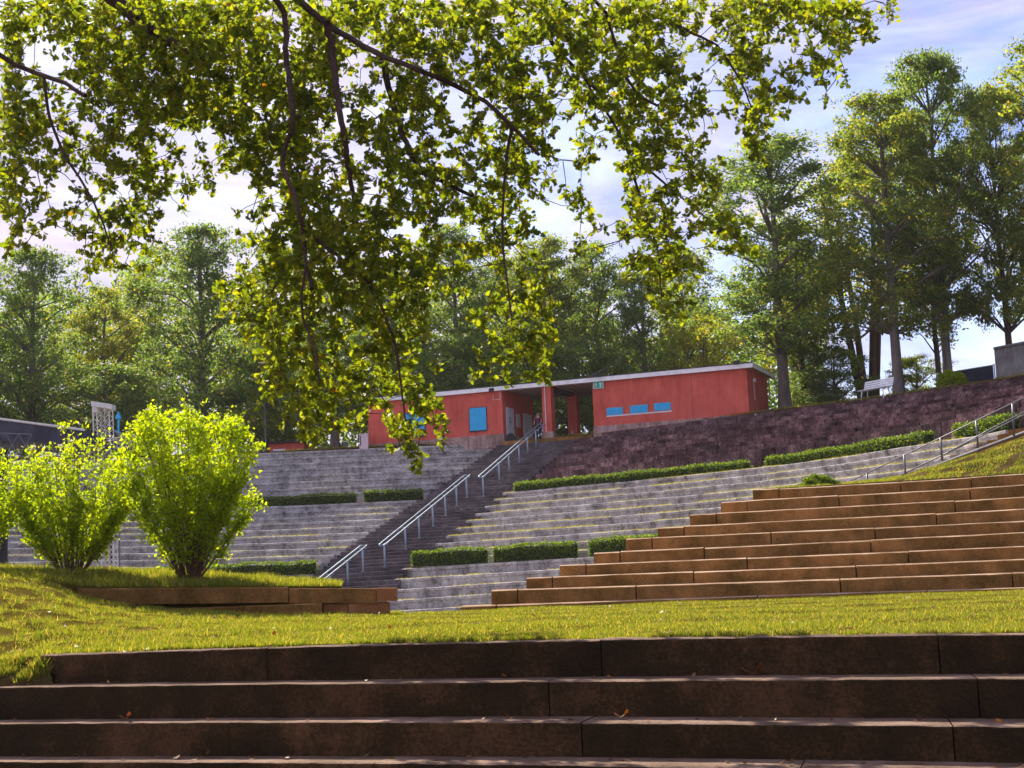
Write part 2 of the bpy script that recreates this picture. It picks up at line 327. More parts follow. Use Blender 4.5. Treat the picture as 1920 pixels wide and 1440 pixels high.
# ------------------------------------------------------------------ foreground stone steps
fgE = [poly([(75, 1228, 16.0), (500, 1213, 15.2), (960, 1202, 14.5), (1440, 1194, 14.0), (2150, 1186, 13.4)]),
       poly([(-330, 1294, 16.3), (0, 1287, 15.7), (500, 1281, 14.8), (960, 1277, 14.0), (1440, 1273, 13.5), (2150, 1270, 12.9)]),
       poly([(-330, 1358, 15.9), (0, 1357, 15.3), (500, 1353, 14.4), (960, 1353, 13.5), (1440, 1357, 12.95), (2150, 1364, 12.3)]),
       poly([(-330, 1425, 15.5), (0, 1427, 14.9), (500, 1428, 13.9), (960, 1432, 13.0), (1440, 1440, 12.4), (2150, 1456, 11.7)])]
# joints measured along the front edges (photo x)
def joints_for(E, xs, Dguess=14.0):
    s = np.r_[0, np.cumsum(np.linalg.norm(np.diff(E, axis=0), axis=1))]
    # photo x of each sample
    d = E - np.array([0, 0, EYE]); px = 960 + FPX * (d @ np.array(CR)) / (d @ np.array(CF))
    o = np.argsort(px); j = [0.0] + [float(np.interp(x, px[o], s[o])) for x in xs] + [float(s[-1])]
    return sorted(j)
steps = thing('stone_steps', 'dark shaded sandstone steps across the bottom, in front of the lawn', 'steps', tuple(fgE[1][45]))
rnd = random.Random(3)
for E, xs, bh in zip(fgE, [(500, 1126, 1758), (-60, 1028, 1832), (430, 1090, 1786), (700, 1500)], (0.36, 0.95, 0.95, 1.0)):
    mb = MB(); block_row(mb, E, bh, 0.47, None, 0.022, 0.012, 0.004, 0.006, rnd, joints_for(E, xs), top_mat=True, seg=.12, rough=.005); mb.build('step', [M['fg'], M['fgtop']], steps)
# the steps go on down towards the camera
mb = MB()
A = fgE[3].copy(); A[:, 1] -= 0.6; A[:, 2] -= 0.36
block_row(mb, A, 0.9, 0.5, (3, 4), 0.02, 0.012, 0.004, 0.006, rnd, top_mat=True); mb.build('step', [M['fg'], M['fgtop']], steps)

# ------------------------------------------------------------------ lawn
def table(rows):
    A = np.array(rows, float); return lambda x: (np.interp(x, A[:, 0], A[:, 1]), np.interp(x, A[:, 0], A[:, 2]))
nearT = table([(-500, 1275, 17.0), (-100, 1262, 16.4), (0, 1250, 16.2), (75, 1230, 16.15), (150, 1225, 16.1), (500, 1211, 15.42), (960, 1200.5, 14.75), (1440, 1192.5, 14.25), (2300, 1184, 13.5)])
midT = table([(-500, 1150, 21), (0, 1160, 21), (150, 1170, 21.2), (300, 1175, 21.5), (700, 1171, 22), (960, 1165, 22), (1500, 1150, 22), (1920, 1136, 21.5), (2300, 1120, 21)])
farT = table([(-500, 1068, 30), (0, 1074, 28.5), (95, 1094, 28.4), (150, 1119, 28.4), (200, 1131, 28.4), (250, 1140, 28.4), (320, 1146, 28.5), (600, 1155, 29.3), (740, 1150, 31), (800, 1147, 34), (860, 1147, 38.6), (1200, 1134, 38.6), (1560, 1122, 37.9), (1920, 1108, 36.6), (2300, 1090, 35)])
def lawn_pt(x, t):
    """x photo column (array), t 0..1 near..far"""
    n_, m_, f_ = (Pn(x, *T(x)) for T in (nearT, midT, farT))
    t = np.asarray(t)[:, None]; k = 0.42
    # quadratic through the three measured lines
    l0 = (t - k) * (t - 1) / (k); l1 = t * (t - 1) / (k * (k - 1)); l2 = t * (t - k) / (1 - k)
    p = n_ * l0 + m_ * l1 + f_ * l2
    p[:, 2] += 0.02 * np.sin(p[:, 0] * 1.7 + 1) * np.cos(p[:, 1] * 1.3) * np.clip(t[:, 0] * 4, 0, 1)
    rough = np.clip((430 - x) / 400, 0, 1) * np.clip(t[:, 0] * 6, 0, 1) * np.clip((1.0 - t[:, 0]) * 8, 0, 1)
    p[:, 2] += rough * 0.07 * np.sin(p[:, 0] * 4.3 + p[:, 1] * 2.1) * np.cos(p[:, 1] * 3.7 - p[:, 0])
    return p
def grid_mesh(name, f, nx, ny, material, skirt=0.0):
    V = []; 
    for j in range(ny):
        V.append(f(np.linspace(0, 1, nx), np.full(nx, j / (ny - 1))))
    V = np.concatenate(V)
    if skirt:
        Vg = V.reshape(ny, nx, 3); a = Vg[:1].copy(); a[..., 2] -= skirt; b = Vg[-1:].copy(); b[..., 2] -= skirt
        V = np.concatenate([a, Vg, b]).reshape(-1, 3); ny += 2
    i, j = np.meshgrid(np.arange(nx - 1), np.arange(ny - 1)); q = (j * nx + i).ravel()
    me = fast_mesh(name, V, np.stack([q, q + 1, q + 1 + nx, q + nx], 1), 4)
    me.polygons.foreach_set('use_smooth', [True] * len(me.polygons))
    return me
XL, XR = -480, 2280
lawn = link('lawn', grid_mesh('lawn', lambda u, t: lawn_pt(XL + (XR - XL) * u, t), 220, 60, M['lawn'], 0.9), M['lawn']); tag(lawn, kind='structure')
sbA = poly([(-500, 1275, 17.0), (-60, 1252, 16.3), (74, 1229, 16.2)], 60); sbB = poly([(-500, 1310, 15.9), (-60, 1297, 15.8), (30, 1292, 15.75), (98, 1276, 15.85)], 60)
def soil_pt(u, t):
    i = u * 59; g_ = lambda A: np.stack([np.interp(i, np.arange(60), A[:, k]) for k in range(3)], 1)
    a, b = g_(sbA), g_(sbB); t = np.asarray(t)[:, None]; p = b * (1 - t) + a * t
    p[:, 2] += (.05 * np.sin(p[:, 0] * 9) * np.cos(p[:, 1] * 11 + p[:, 0] * 3) + .06) * np.sin(np.pi * t[:, 0]); return p
tag(link('soil_bank', grid_mesh('soil_bank', soil_pt, 60, 16, M['earth'], .4), M['earth']), kind='structure')
# raised shrub bed behind the low stone wall
bedF = poly([(-500, 1066, 29.9), (0, 1073, 28.5), (100, 1091, 28.45), (150, 1102, 28.75), (340, 1101, 29.1), (540, 1099, 29.4), (640, 1100, 29.6)], 120)
bedM = poly([(-500, 1066, 31.5), (0, 1068, 30.7), (125, 1071, 31), (345, 1077, 31), (500, 1088, 31), (640, 1097, 31)], 120)
bedB = poly([(-500, 1070, 34), (0, 1069, 33.5), (345, 1072, 33), (640, 1098, 32.2)], 120)
def bed_pt(u, t):
    i = u * 119; 
    def g_(A): return np.stack([np.interp(i, np.arange(120), A[:, k]) for k in range(3)], 1)
    a, b, c = g_(bedF), g_(bedM), g_(bedB); t = np.asarray(t)[:, None]
    p = np.where(t < .5, a + (b - a) * t * 2, b + (c - b) * (t - .5) * 2)
    p[:, 2] += 0.03 * np.sin(p[:, 0] * 3.1) * np.cos(p[:, 1] * 2.3) * np.clip(t[:, 0] * 6, 0, 1); return p
tag(link('grass_bank', grid_mesh('grass_bank', bed_pt, 120, 24, M['lawn'], 1.6), M['lawn']), kind='structure')

# ------------------------------------------------------------------ low stone wall on the left
lw = thing('low_stone_wall', 'low wall of long brown stones edging the shrub bed at left', 'stone wall', tuple(P(450, 1120, 29.3)))
def wall_block(x0, x1, y0, y1, yb, D0, D1, dep=0.4):
    a = P(x0, y0, D0); b = P(x1, y1, D1); h = a.z - P(x0, yb, D0).z
    q = (b - a); q.z = 0; q.normalize(); n = Vector((-q.y, q.x, 0)); m_ = MB()
    A = np.array([list(a.lerp(b, k / 4)) for k in range(5)])
    block_row(m_, A, dep, h, None, 0.02, 0.006, 0, 0, rnd, [0.0, (b - a).length]); return m_
for a in [(146, 540, 1104, 1101, 1134, 28.25, 29.3), (541, 705, 1103, 1103, 1131, 29.35, 29.55), (706, 745, 1102, 1102, 1127, 29.5, 29.6),
          (300, 604, 1142, 1131, 1172, 28.45, 29.1), (606, 652, 1133, 1132, 1160, 29.5, 29.55), (653, 731, 1131, 1128, 1160, 29.5, 29.65)]:
    wall_block(*a).build('stone_block', M['orange'] if a[0] > 600 else M['brown'], lw)

# ------------------------------------------------------------------ brown seating steps on the right
lx = [(920, 1107), (985, 1083), (1048, 1060), (1112, 1036), (1172, 1010), (1232, 989), (1292, 965), (1350, 941), (1410, 918)]
ry = [1074, 1048, 1024, 999, 977.5, 954, 932, 909, 889]
bs = thing('brown_stone_seating', 'long sunlit brown sandstone seat steps rising at right, above the lawn', 'seating terrace', tuple(P(1500, 1090, 39)))
jt = [(1192, 1575), (1300,), (1400, ), (1320, 1632), (1445, 1640), (1755,), (1790,), (1572, 1818), (1688, 1820)]
rowsB = [poly([(862, 1137, 39.0), (1200, 1125, 38.7), (1560, 1112, 38.0), (1920, 1101, 36.9), (2300, 1086, 35.4)])]
for i in range(9):
    Dl = 39.7 + .66 * i; Dr = 37.3 + .72 * i
    x0, y0 = lx[i]; ym = (y0 + (ry[i] - y0) * (1450 - x0) / (1920 - x0)) + 1.0
    rowsB.append(poly([(x0, y0, Dl), (max(1450, x0 + 60), ym - 1, (Dl * .45 + Dr * .55)), (1920, ry[i], Dr), (2300, ry[i] - 18 - i * 1.6, Dr - 1.6)]))
for i, A in enumerate(rowsB):
    mb = MB()
    xs = [(930, 1420)] + [(lx[k][0] + 50,) + jt[k] for k in range(9)]
    j = joints_for(A, xs[i]); s_tot = j[-1]
    j2 = j + [j[-2] + 4.2 * k for k in range(1, 4) if j[-2] + 4.2 * k < s_tot - 1]; j2.sort()
    block_row(mb, A, 1.0 if i < 9 else .6, 0.42, None, 0.06, 0.035, 0.010, 0.016, rnd, j2, top_mat=True, seg=.5, rough=.004); mb.build('seat_row', [M['brown'], M['browntop']], bs)
# end stones, a lighter orange
for i in range(9):
    pass

# ------------------------------------------------------------------ amphitheatre
def lerpP(A, B, t): return A * (1 - t) + B * t
Lm0 = poly([(-500, 1082, 68), (0, 1080, 74), (300, 1078, 74), (603, 1070, 71.2)]); Lm10 = poly([(-500, 966, 73), (46, 960, 81), (508, 951, 84), (786, 937, 82.3)])
Lu0 = poly([(-500, 962, 75), (46, 955, 83.2), (508, 947, 86.2), (806, 931, 84)]); Lu8 = poly([(-500, 868, 84), (200, 861, 94), (520, 849, 95), (691, 840, 94), (944, 831, 92.3)])
Ll0 = poly([(-500, 1165, 62), (300, 1168, 66), (520, 1166, 64)]); Ll5 = poly([(-500, 1094, 66), (300, 1092, 72), (577, 1083, 69.6)])
Rm0 = poly([(776, 1066, 71), (1110, 1047, 65), (1435, 1032, 57)]); Rm10 = poly([(942, 924, 80), (1320, 889, 71.3), (1555, 861, 64.4), (1690, 838, 59.6), (1830, 817, 55.6), (1885, 805, 53.5)])
Rl0 = poly([(690, 1170, 63.5), (1000, 1150, 60), (1435, 1130, 53)]); Rl5 = poly([(753, 1067, 69.3), (1110, 1044, 63.4), (1435, 1030, 55.4)])
Rw0 = poly([(1006, 900, 82.2), (1320, 868, 73.4), (1555, 842, 66.6), (1690, 821, 61.6), (1885, 787, 55.4), (2150, 745, 49)])
Rw8 = poly([(1083, 817, 90.0), (1440, 772, 85), (1690, 741, 79), (1920, 705, 72.5), (2200, 660, 65)])
g2 = 'stone seating blocks of the amphitheatre'
tiers('grey_stone_seating', 'weathered grey seat rows left of the stairs, upper block under the red building', Lu0, Lu8, 8, M['grey'], 1.2, seed=11, group=g2)
tiers('grey_stone_seating', 'weathered grey seat rows left of the stairs, middle block seen behind the shrubs', Lm0, Lm10, 10, M['grey'], 2.2, seed=12, group=g2)
tiers('grey_stone_seating', 'lowest grey seat rows left of the stairs, mostly behind the grass bank', Ll0, Ll5, 5, M['grey'], 2.2, seed=13, group=g2)
_, RmE = tiers('grey_stone_seating', 'broad grey seat rows right of the stairs, between the two lines of hedges', Rm0, Rm10, 10, M['grey'], 2.6, seed=14, group=g2)
tiers('grey_stone_seating', 'lowest grey seat rows between the low stone wall and brown steps', Rl0, Rl5, 5, M['grey'], 2.4, seed=15, group=g2)
tiers('red_sandstone_wall', 'dark red sandstone block wall stepping up below the trees at right', Rw0, Rw8, 10, M['wall'], 0.5, lens=(0.6, 1.5), chamf=0.006, gap=0.03, jz=0.0, jy=0.05, seed=16, partname='stone_course', cat='stone wall')

# ------------------------------------------------------------------ centre stairs, three flights
def flight(label, b0, b1, t0, t1, n, seed, back):
    rnd = random.Random(seed); root = thing('stair_flight', label, 'stairs', tuple(P(*b0).lerp(P(*b1), .5)), 'flights of the centre stairs')
    B0, B1, T0, T1 = P(*b0), P(*b1), P(*t0), P(*t1)
    for i in range(1, n + 1):
        f = (i - 1) / (n - 1); a = B0.lerp(T0, f); b = B1.lerp(T1, f)
        a.z = B0.z + (T0.z - B0.z) * i / n; b.z = B1.z + (T1.z - B1.z) * i / n
        mb = MB(); A = np.array([list(a.lerp(b, k / 8)) for k in range(9)])
        h = (T0.z - B0.z) / n; bh = back if i == n else (T0 - B0).xy.length / (n - 1) + .12
        block_row(mb, A, bh, h + .15, (1.2, 2.4), 0.015, 0.008, 0.003, 0.008, rnd); mb.build('step', M['stair'], root)
flight('upper flight of dark stone stairs ending at the red building passage', (800, 935, 81.6), (960, 927, 81.0), (936, 831, 92.0), (1090, 818.5, 89.6), 20, 21, 1.0)
flight('middle flight of dark stone stairs between the two landings', (588, 1077, 71.0), (790, 1064, 70.6), (780, 938, 80.6), (948, 928, 79.6), 22, 22, 2.6)
flight('lowest flight of dark stone stairs, below the lower landing', (500, 1168, 62.5), (705, 1168, 62.5), (570, 1082, 69.0), (762, 1067.5, 69.0), 10, 23, 2.6)

# ------------------------------------------------------------------ plateau above the seats
top = [P(-500, 866, 84), P(200, 859, 94.3), P(520, 847.5, 95.3), P(691, 839, 94.3), P(930, 829, 92.8), P(1083, 817, 90.6), P(1440, 771.5, 85.3), P(1690, 740, 79.3), P(1920, 704, 72.8), P(2200, 659, 65.3), P(2700, 600, 50)]
T = resample(top, 160); Z0 = float(np.mean(T[:, 2]))
V = []; 
for j in range(30):
    f = j / 29; r_ = T.copy(); dirs = T[:, :2] - np.array([-8, 40.0]); dirs /= np.linalg.norm(dirs, axis=1)[:, None]
    dist = 110 * f ** 1.6; r_[:, :2] += dirs * dist
    r_[:, 2] = T[:, 2] + 0.05 * np.sin(r_[:, 0] * .9) * min(1, j) + 0.12 * min(j, 1) + f * .6
    V.append(r_)
r_ = V[-1].copy(); r_[:, 2] = -1; V.append(r_); r_ = V[0].copy(); r_[:, 2] -= .4; V.insert(0, r_)
V = np.concatenate(V); nx, ny = 160, 32
i, j = np.meshgrid(np.arange(nx - 1), np.arange(ny - 1)); q = (j * nx + i).ravel()
hill = link('hill_plateau', fast_mesh('hill_plateau', V, np.stack([q, q + 1, q + 1 + nx, q + nx], 1), 4), M['earth']); tag(hill, kind='structure')
def plateau_z(x): return float(np.interp(x, T[:, 0], T[:, 2])) + .1

# ------------------------------------------------------------------ right hand: second stair, stringer, grass slope, railing
rs = thing('side_stair', 'narrow stone side stair with metal rail climbing at the right edge', 'stairs', tuple(P(1700, 900, 50)))
n = 24
for i in range(n + 1):
    f = i / n; a = P(1435, 1032, 57).lerp(P(1890, 806, 53), f); b = a + Vector((1.35, -1.7, 0))
    mb = MB(); q = (b - a).normalized(); t_ = Vector((-q.y, q.x, 0))
    if t_.x < 0: t_ = -t_
    mb.hexa([a - Vector((0, 0, .5)), b - Vector((0, 0, .5)), b + t_ * .5 - Vector((0, 0, .5)), a + t_ * .5 - Vector((0, 0, .5)), a, b, b + t_ * .5, a + t_ * .5]); mb.build('step', M['brown'], rs)
mb = MB(); sp = [P(1560, 952, 51.0), P(1640, 921, 50.6), P(1725, 886, 50.2), P(1925, 811, 49.2), P(2150, 727, 48)]
for a, b in zip(sp[:-1], sp[1:]): mb.hexa([a - Vector((0, 0, .6)), b - Vector((0, 0, .6)), b + Vector((-.1, .22, -.6)), a + Vector((-.1, .22, -.6)), a, b, b + Vector((-.1, .22, 0)), a + Vector((-.1, .22, 0))])
mb.build('stringer', M['brown'], rs)
mb = MB()
for a, b in zip(sp[:-1], sp[1:]): mb.hexa([a + Vector((.01, -.03, .004)), b + Vector((.01, -.03, .004)), b + Vector((-.11, .25, .004)), a + Vector((-.11, .25, .004)), a + Vector((.01, -.03, .05)), b + Vector((.01, -.03, .05)), b + Vector((-.11, .25, .05)), a + Vector((-.11, .25, .05))])
mb.build('coping', M['concrete'], rs)
gsN = poly([(1428, 917, 46.75), (1480, 914, 46.5), (1920, 888, 43.9), (2350, 860, 42)], 80); gsF = poly([(1480, 935, 50), (1560, 915, 50.4), (1640, 905, 50.2), (1725, 888, 49.9), (1925, 815, 48.9), (2350, 660, 46.5)], 80)
def slope_pt(u, t):
    i = u * 79; g_ = lambda A: np.stack([np.interp(i, np.arange(80), A[:, k]) for k in range(3)], 1)
    a, b = g_(gsN), g_(gsF); t = np.asarray(t)[:, None]; p = a * (1 - t) + b * t
    st = 0.16 * (np.sin(t[:, 0] * 3 * 2 * np.pi) * .5) * np.clip((p[:, 0] - 11) / 3, 0, 1)
    p[:, 2] += st * np.clip(t[:, 0] * 5, 0, 1) * np.clip((1 - t[:, 0]) * 5, 0, 1) + .04 * np.sin(p[:, 0] * 3) * np.cos(p[:, 1] * 4) * np.clip(t[:, 0] * 5, 0, 1); return p
tag(link('grass_slope', grid_mesh('grass_slope', slope_pt, 100, 30, M['earth'], 1.2), M['earth']), kind='structure')
lg = poly([(1690, 893, 47.3), (1920, 879, 45.6), (2350, 850, 43.6)], 60); mb = MB(); block_row(mb, lg, .35, .5, (1.5, 2.5), .03, .02, .01, .02, random.Random(8), top_mat=True)
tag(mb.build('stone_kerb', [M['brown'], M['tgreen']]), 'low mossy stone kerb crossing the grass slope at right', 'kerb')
rl = thing('metal_railing', 'grey pipe railing with a knee rail beside the grass slope at right', 'railing', tuple(P(1697, 900, 50)))
a, b = P(1585, 907, 50.6), P(1921, 745, 49.0); c = P(2150, 640, 48)
mb = MB(); mb.tube([a, b, c], .019, 8); mb.build('top_rail', M['pipe'], rl, True)
mb = MB(); mb.tube([P(1668, 901, 50.2), P(1832, 822, 49.5), P(1921, 777, 49.0), P(2150, 672, 48)], .022, 8); mb.build('knee_rail', M['pipe'], rl, True)
mb = MB(); mb.tube([P(1773, 851, 49.3), P(1860, 803, 48.8), P(1925, 770, 48.5), P(2150, 664, 47.6)], .022, 8); mb.build('knee_rail', M['pipe'], rl, True)
for x, yt, yb in [(1627, 888, 935), (1697, 853, 900), (1765, 821, 856), (1832, 789, 834), (1900, 757, 812)]:
    D = 50.4 - (x - 1585) * .0045; mb = MB(); mb.tube([P(x - 1.5, yt, D), P(x + 1.5, yb + 6, D)], .036, 8); mb.build('post', M['pipe'], rl, True)

# ------------------------------------------------------------------ handrails on the centre stairs
def handrail(label, p0, p1, posts):
    a, b = P(*p0), P(*p1); root = thing('handrail', label, 'handrail', tuple(a), 'blue grey handrails on the centre stairs')
    ax = (b - a); L_ = ax.length; side = Vector((.93, -.37, 0)) * .17
    for s_ in (-1, 1):
        pts = [a + side * s_ * .2 - Vector((0, 0, .05)), a + ax * .004 + side * s_ * .8, a + ax * .02 + side * s_, a + ax * .5 + side * s_, a + ax * .98 + side * s_, a + ax * .996 + side * s_ * .8, b + side * s_ * .2 - Vector((0, 0, .05))]
        mb = MB(); mb.tube(pts, .027, 8); mb.build('rail', M['galv'], root, True)
    for f in posts:
        c = a + ax * f; mb = MB(); mb.tube([c - Vector((0, 0, .09)), c - Vector((0, 0, 1.15))], .045, 8)
        mb.tube([c - Vector((0, 0, 1.15)), c - Vector((0, 0, 1.17))], .09, 8)
        pp = mb.build('post', M['galv'], root, True)
        mb = MB(); mb.box(c - Vector((0, 0, .09)), .34, .05, .03, Vector((.93, -.37, 0)), Vector((.37, .93, 0)))
        for s_ in (-1, 1): mb.tube([c + side * s_ - Vector((0, 0, .09)), c + side * s_], .018, 6)
        mb.build('bracket', M['galv'], pp)
handrail('top handrail leading up to the red building, beside the standing person', (901, 894, 80.6), (1020, 791, 91.2), [.03, .26, .41, .57, .71, .85, .975])
handrail('long middle handrail on the centre stairs, between the two landings', (715, 1022, 70.4), (877, 890, 79.6), [.03, .25, .40, .56, .71, .85, .98])
handrail('lowest handrail, its foot hidden behind the low stone wall', (560, 1119, 62.5), (683, 1022, 69.6), [.15, .45, .72, .97])

# ------------------------------------------------------------------ leaf clouds
def rand_dirs(n, rg): v = rg.normal(size=(n, 3)); return v / np.linalg.norm(v, axis=1)[:, None]
def leaves_mesh(name, C, ax, nm, size, shape='diamond'):
    """one flat leaf polygon at each C, long axis ax, normal nm"""
    nmv = nm - ax * np.sum(nm * ax, 1)[:, None]; nmv /= np.linalg.norm(nmv, axis=1)[:, None] + 1e-9
    sd_ = np.cross(nmv, ax); size = np.asarray(size)[:, None, None]
    if shape == 'diamond': tpl = np.array([(0, 0), (.45, .30), (1, 0), (.45, -.30)])
    elif shape == 'oval': tpl = np.array([(0, 0), (.22, .27), (.62, .27), (1, 0), (.62, -.27), (.22, -.27)])
    else:  # lobed oak leaf
        h_ = [(0, .03), (.16, .09), (.25, .25), (.36, .15), (.50, .38), (.61, .20), (.76, .40), (.85, .20), (.98, .19)]
        tpl = np.array(h_ + [(1.03, 0)] + [(x, -y) for x, y in h_[::-1]])
    k = len(tpl)
    V = C[:, None, :] + (ax[:, None, :] * tpl[None, :, :1] + sd_[:, None, :] * tpl[None, :, 1:2]) * size
    bend = (tpl[:, 0] ** 2)[None, :, None] * size * .18
    V = V + nmv[:, None, :] * bend * 1.0 - nmv[:, None, :] * (np.abs(tpl[:, 1]))[None, :, None] * size * .35
    return fast_mesh(name, V.reshape(-1, 3), np.arange(len(C) * k).reshape(-1, k), k)

# ------------------------------------------------------------------ hedges
def hedge(label, x0, y0, D0, x1, y1, D1, h, wdt=.55, seed=1, mids=(), group='clipped hedges on the terraces'):
    """(x,y) = foot of the front face; h = height m"""
    pts = resample([P(x0, y0, D0)] + [P(*q) for q in mids] + [P(x1, y1, D1)], 40); rg = np.random.default_rng(seed)
    root = thing('hedge', label, 'hedge', tuple(pts[20]), group)
    s = np.r_[0, np.cumsum(np.linalg.norm(np.diff(pts, axis=0), axis=1))]; Lh = s[-1]
    tan = np.gradient(pts, axis=0); tan[:, 2] = 0; tan /= np.linalg.norm(tan, axis=1)[:, None]; nr = np.stack([-tan[:, 1], tan[:, 0], 0 * tan[:, 0]], 1); nr *= np.sign(nr[:, 1:2] + 1e-9)
    mb = MB(); 
    hs = h * (.93 + .05 * np.sin(s * 1.7 + seed) + .03 * np.sin(s * 5))
    rows_ = []
    for i_ in range(40):
        p = Vector(pts[i_]); nn = Vector(nr[i_]); e_ = .1 if 0 < i_ < 39 else .1
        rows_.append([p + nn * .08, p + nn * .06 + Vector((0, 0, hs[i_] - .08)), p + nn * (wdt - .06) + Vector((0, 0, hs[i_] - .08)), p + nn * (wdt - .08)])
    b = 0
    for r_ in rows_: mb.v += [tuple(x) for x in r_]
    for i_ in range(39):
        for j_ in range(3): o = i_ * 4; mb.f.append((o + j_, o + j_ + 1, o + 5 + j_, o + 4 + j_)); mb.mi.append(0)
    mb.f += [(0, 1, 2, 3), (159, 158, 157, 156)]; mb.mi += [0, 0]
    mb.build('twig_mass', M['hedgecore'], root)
    nl = int(Lh * (h * 2 + wdt) * 330); u = rg.uniform(0, Lh, nl); face = rg.choice(3, nl, p=[.48, .40, .12])
    P_ = np.stack([np.interp(u, s, pts[:, k]) for k in range(3)], 1); N_ = np.stack([np.interp(u, s, nr[:, k]) for k in range(3)], 1); H_ = np.interp(u, s, hs)
    C = P_.copy(); f0 = face == 0; f1 = face == 1; f2 = face == 2; rr = rg.uniform(0, 1, nl)
    C[f0, 2] += (H_ * rr)[f0]; C[f1] += (N_ * (wdt * rr)[:, None])[f1]; C[f1, 2] += H_[f1]
    C[f2] += (N_ * wdt)[f2]; C[f2, 2] += (H_ * rr)[f2]
    # end faces
    ne = int(wdt * h * 330) * 2 + 4
    for e_ in (0, -1):
        q = np.repeat(pts[e_][None], ne, 0) + nr[e_] * rg.uniform(0, wdt, ne)[:, None]; q[:, 2] += rg.uniform(0, hs[e_], ne); C = np.concatenate([C, q])
    C += rg.normal(0, .028, C.shape); n_ = len(C)
    spr = rg.uniform(size=n_) < .05; C[spr, 2] += rg.uniform(0, .10, spr.sum())
    ax = rand_dirs(n_, rg); ax[:, 2] = np.abs(ax[:, 2]); 
    link('foliage', leaves_mesh('foliage', C, ax, rand_dirs(n_, rg), rg.uniform(.06, .12, n_)), M['hedge'], root)
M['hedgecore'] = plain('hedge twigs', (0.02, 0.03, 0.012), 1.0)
zz = .52
hedge('clipped hedge on the upper left terrace, partly behind the big shrub', 440, 956, 84.3, 663, 944, 83.4, .62, seed=31)
hedge('short clipped hedge on the upper left terrace, next to the centre stairs', 683, 942, 83.2, 788, 937, 82.6, .62, seed=32)
hedge('clipped hedge at far left seen between the shrubs', -200, 962, 79, 60, 961, 81.3, .6, seed=33)
hedge('long clipped hedge on the lower left terrace behind the big shrub base', 230, 1092, 72.5, 585, 1076, 70.0, .62, seed=34)
hedge('bushy clipped hedge on the lower terrace, right beside the centre stairs', 772, 1063, 69.2, 903, 1056, 67.0, .72, seed=35)
hedge('middle clipped hedge on the lower terrace, right of the stairs', 925, 1055, 66.6, 1072, 1046, 64.2, .72, seed=36)
hedge('small leafy hedge end beside the brown seat steps', 1104, 1044, 63.6, 1230, 1034, 60.8, .72, seed=37)
hedge('longest clipped hedge at the foot of the red sandstone wall', 964, 922, 79.6, 1394, 882, 69.8, .46, seed=38, mids=((1320, 889, 71.6),))
hedge('clipped hedge below the sandstone wall and the white bench', 1436, 877, 68.5, 1732, 831.5, 58.6, .46, seed=39, mids=((1555, 860.5, 64.7), (1690, 838, 59.9)))
hedge('sunlit hedge section behind the pipe railing at right', 1788, 823, 57.3, 1888, 804, 53.9, .52, seed=40)
# round clipped shrub and ragged hedge on the brown steps
def ball_shrub(name, label, cat, c, rx, ry_, rz, nl, size, mt, seed, stems=6):
    rg = np.random.default_rng(seed); root = thing(name, label, cat, tuple(c)); d = rand_dirs(nl, rg); d[:, 2] = np.abs(d[:, 2]) * 1.0
    lump = 1 + .15 * np.sin(d[:, 0] * 5 + seed) * np.cos(d[:, 1] * 4) + .1 * np.sin(d[:, 2] * 9 + d[:, 0] * 7)
    r = rg.uniform(.35, 1, nl) ** .4 * lump; C = np.array(c) + d * r[:, None] * np.array([rx, ry_, rz])
    ax = d + rand_dirs(nl, rg) * .8; ax /= np.linalg.norm(ax, axis=1)[:, None]
    link('foliage', leaves_mesh('foliage', C, ax, rand_dirs(nl, rg), rg.uniform(.7, 1.2, nl) * size), mt, root)
    mb = MB(); c = Vector(c)
    for k in range(stems):
        e_ = Vector(d[k * 7]) * .6; mb.tube([c - Vector((0, 0, .1)), c + Vector((e_.x * rx, e_.y * ry_, e_.z * rz))], [.02, .008], 5)
    mb.build('stem', M['stem'], root); return root
ball_shrub('shrub', 'low rounded shrub on top of the brown seat steps', 'shrub', P(1535, 912, 47.6), .62, .5, .33, 3600, .07, M['hedge'], 41)
ball_shrub('shrub', 'small leafy shrub at the tree foot in front of the navy screen', 'shrub', P(1785, 722, 80.0), 0.8, .7, 0.75, 1500, .16, M['bushleaf'], 42)

# ------------------------------------------------------------------ red building
O = P(1405, 776.5, 86.0); ul = Vector((-.927, .375, 0)).normalized(); vb = Vector((.375, .927, 0)).normalized(); UZ = Vector((0, 0, 1))
ZB = O.z; ZT = P(1405, 690, 86).z; ZP = P(1040, 820, 90.7).z - .05  # wall base, wall top, passage floor
def fac(x, y, v=0.0):
    p = on_plane(x, y, O + vb * v, vb) - O; return p.dot(ul), p.z
def bp(u, v, z): return O + ul * u + vb * v + UZ * z
def bbox(mb, u0, u1, v0, v1, z0, z1):
    mb.hexa([bp(u1, v0, z0), bp(u0, v0, z0), bp(u0, v1, z0), bp(u1, v1, z0), bp(u1, v0, z1), bp(u0, v0, z1), bp(u0, v1, z1), bp(u1, v1, z1)])
H = ZT - ZB; UR = fac(1112, 760)[0]; UL = fac(943, 790)[0]; UE = fac(691, 800)[0]; DEP = 5.4; LO = ZP - ZB - .35
bd = thing('red_building', 'low red rendered building with white roof edge above the stairs', 'building', tuple(bp((UR + UL) / 2, 1, ZP - ZB)))
mb = MB(); bbox(mb, 0, UR, 0, DEP, 0, H); mb.build('wall', M['red'], bd)
mb = MB(); bbox(mb, UL, UE, 0, DEP, 0, H); lw_ = mb.build('wall', M['red'], bd)
mb = MB(); bbox(mb, -.04, UR + .05, -.05, DEP + .05, LO, -.002); bbox(mb, UL - .05, UE + .04, -.05, DEP + .05, LO, -.002); mb.build('plinth', M['plinth'], bd)
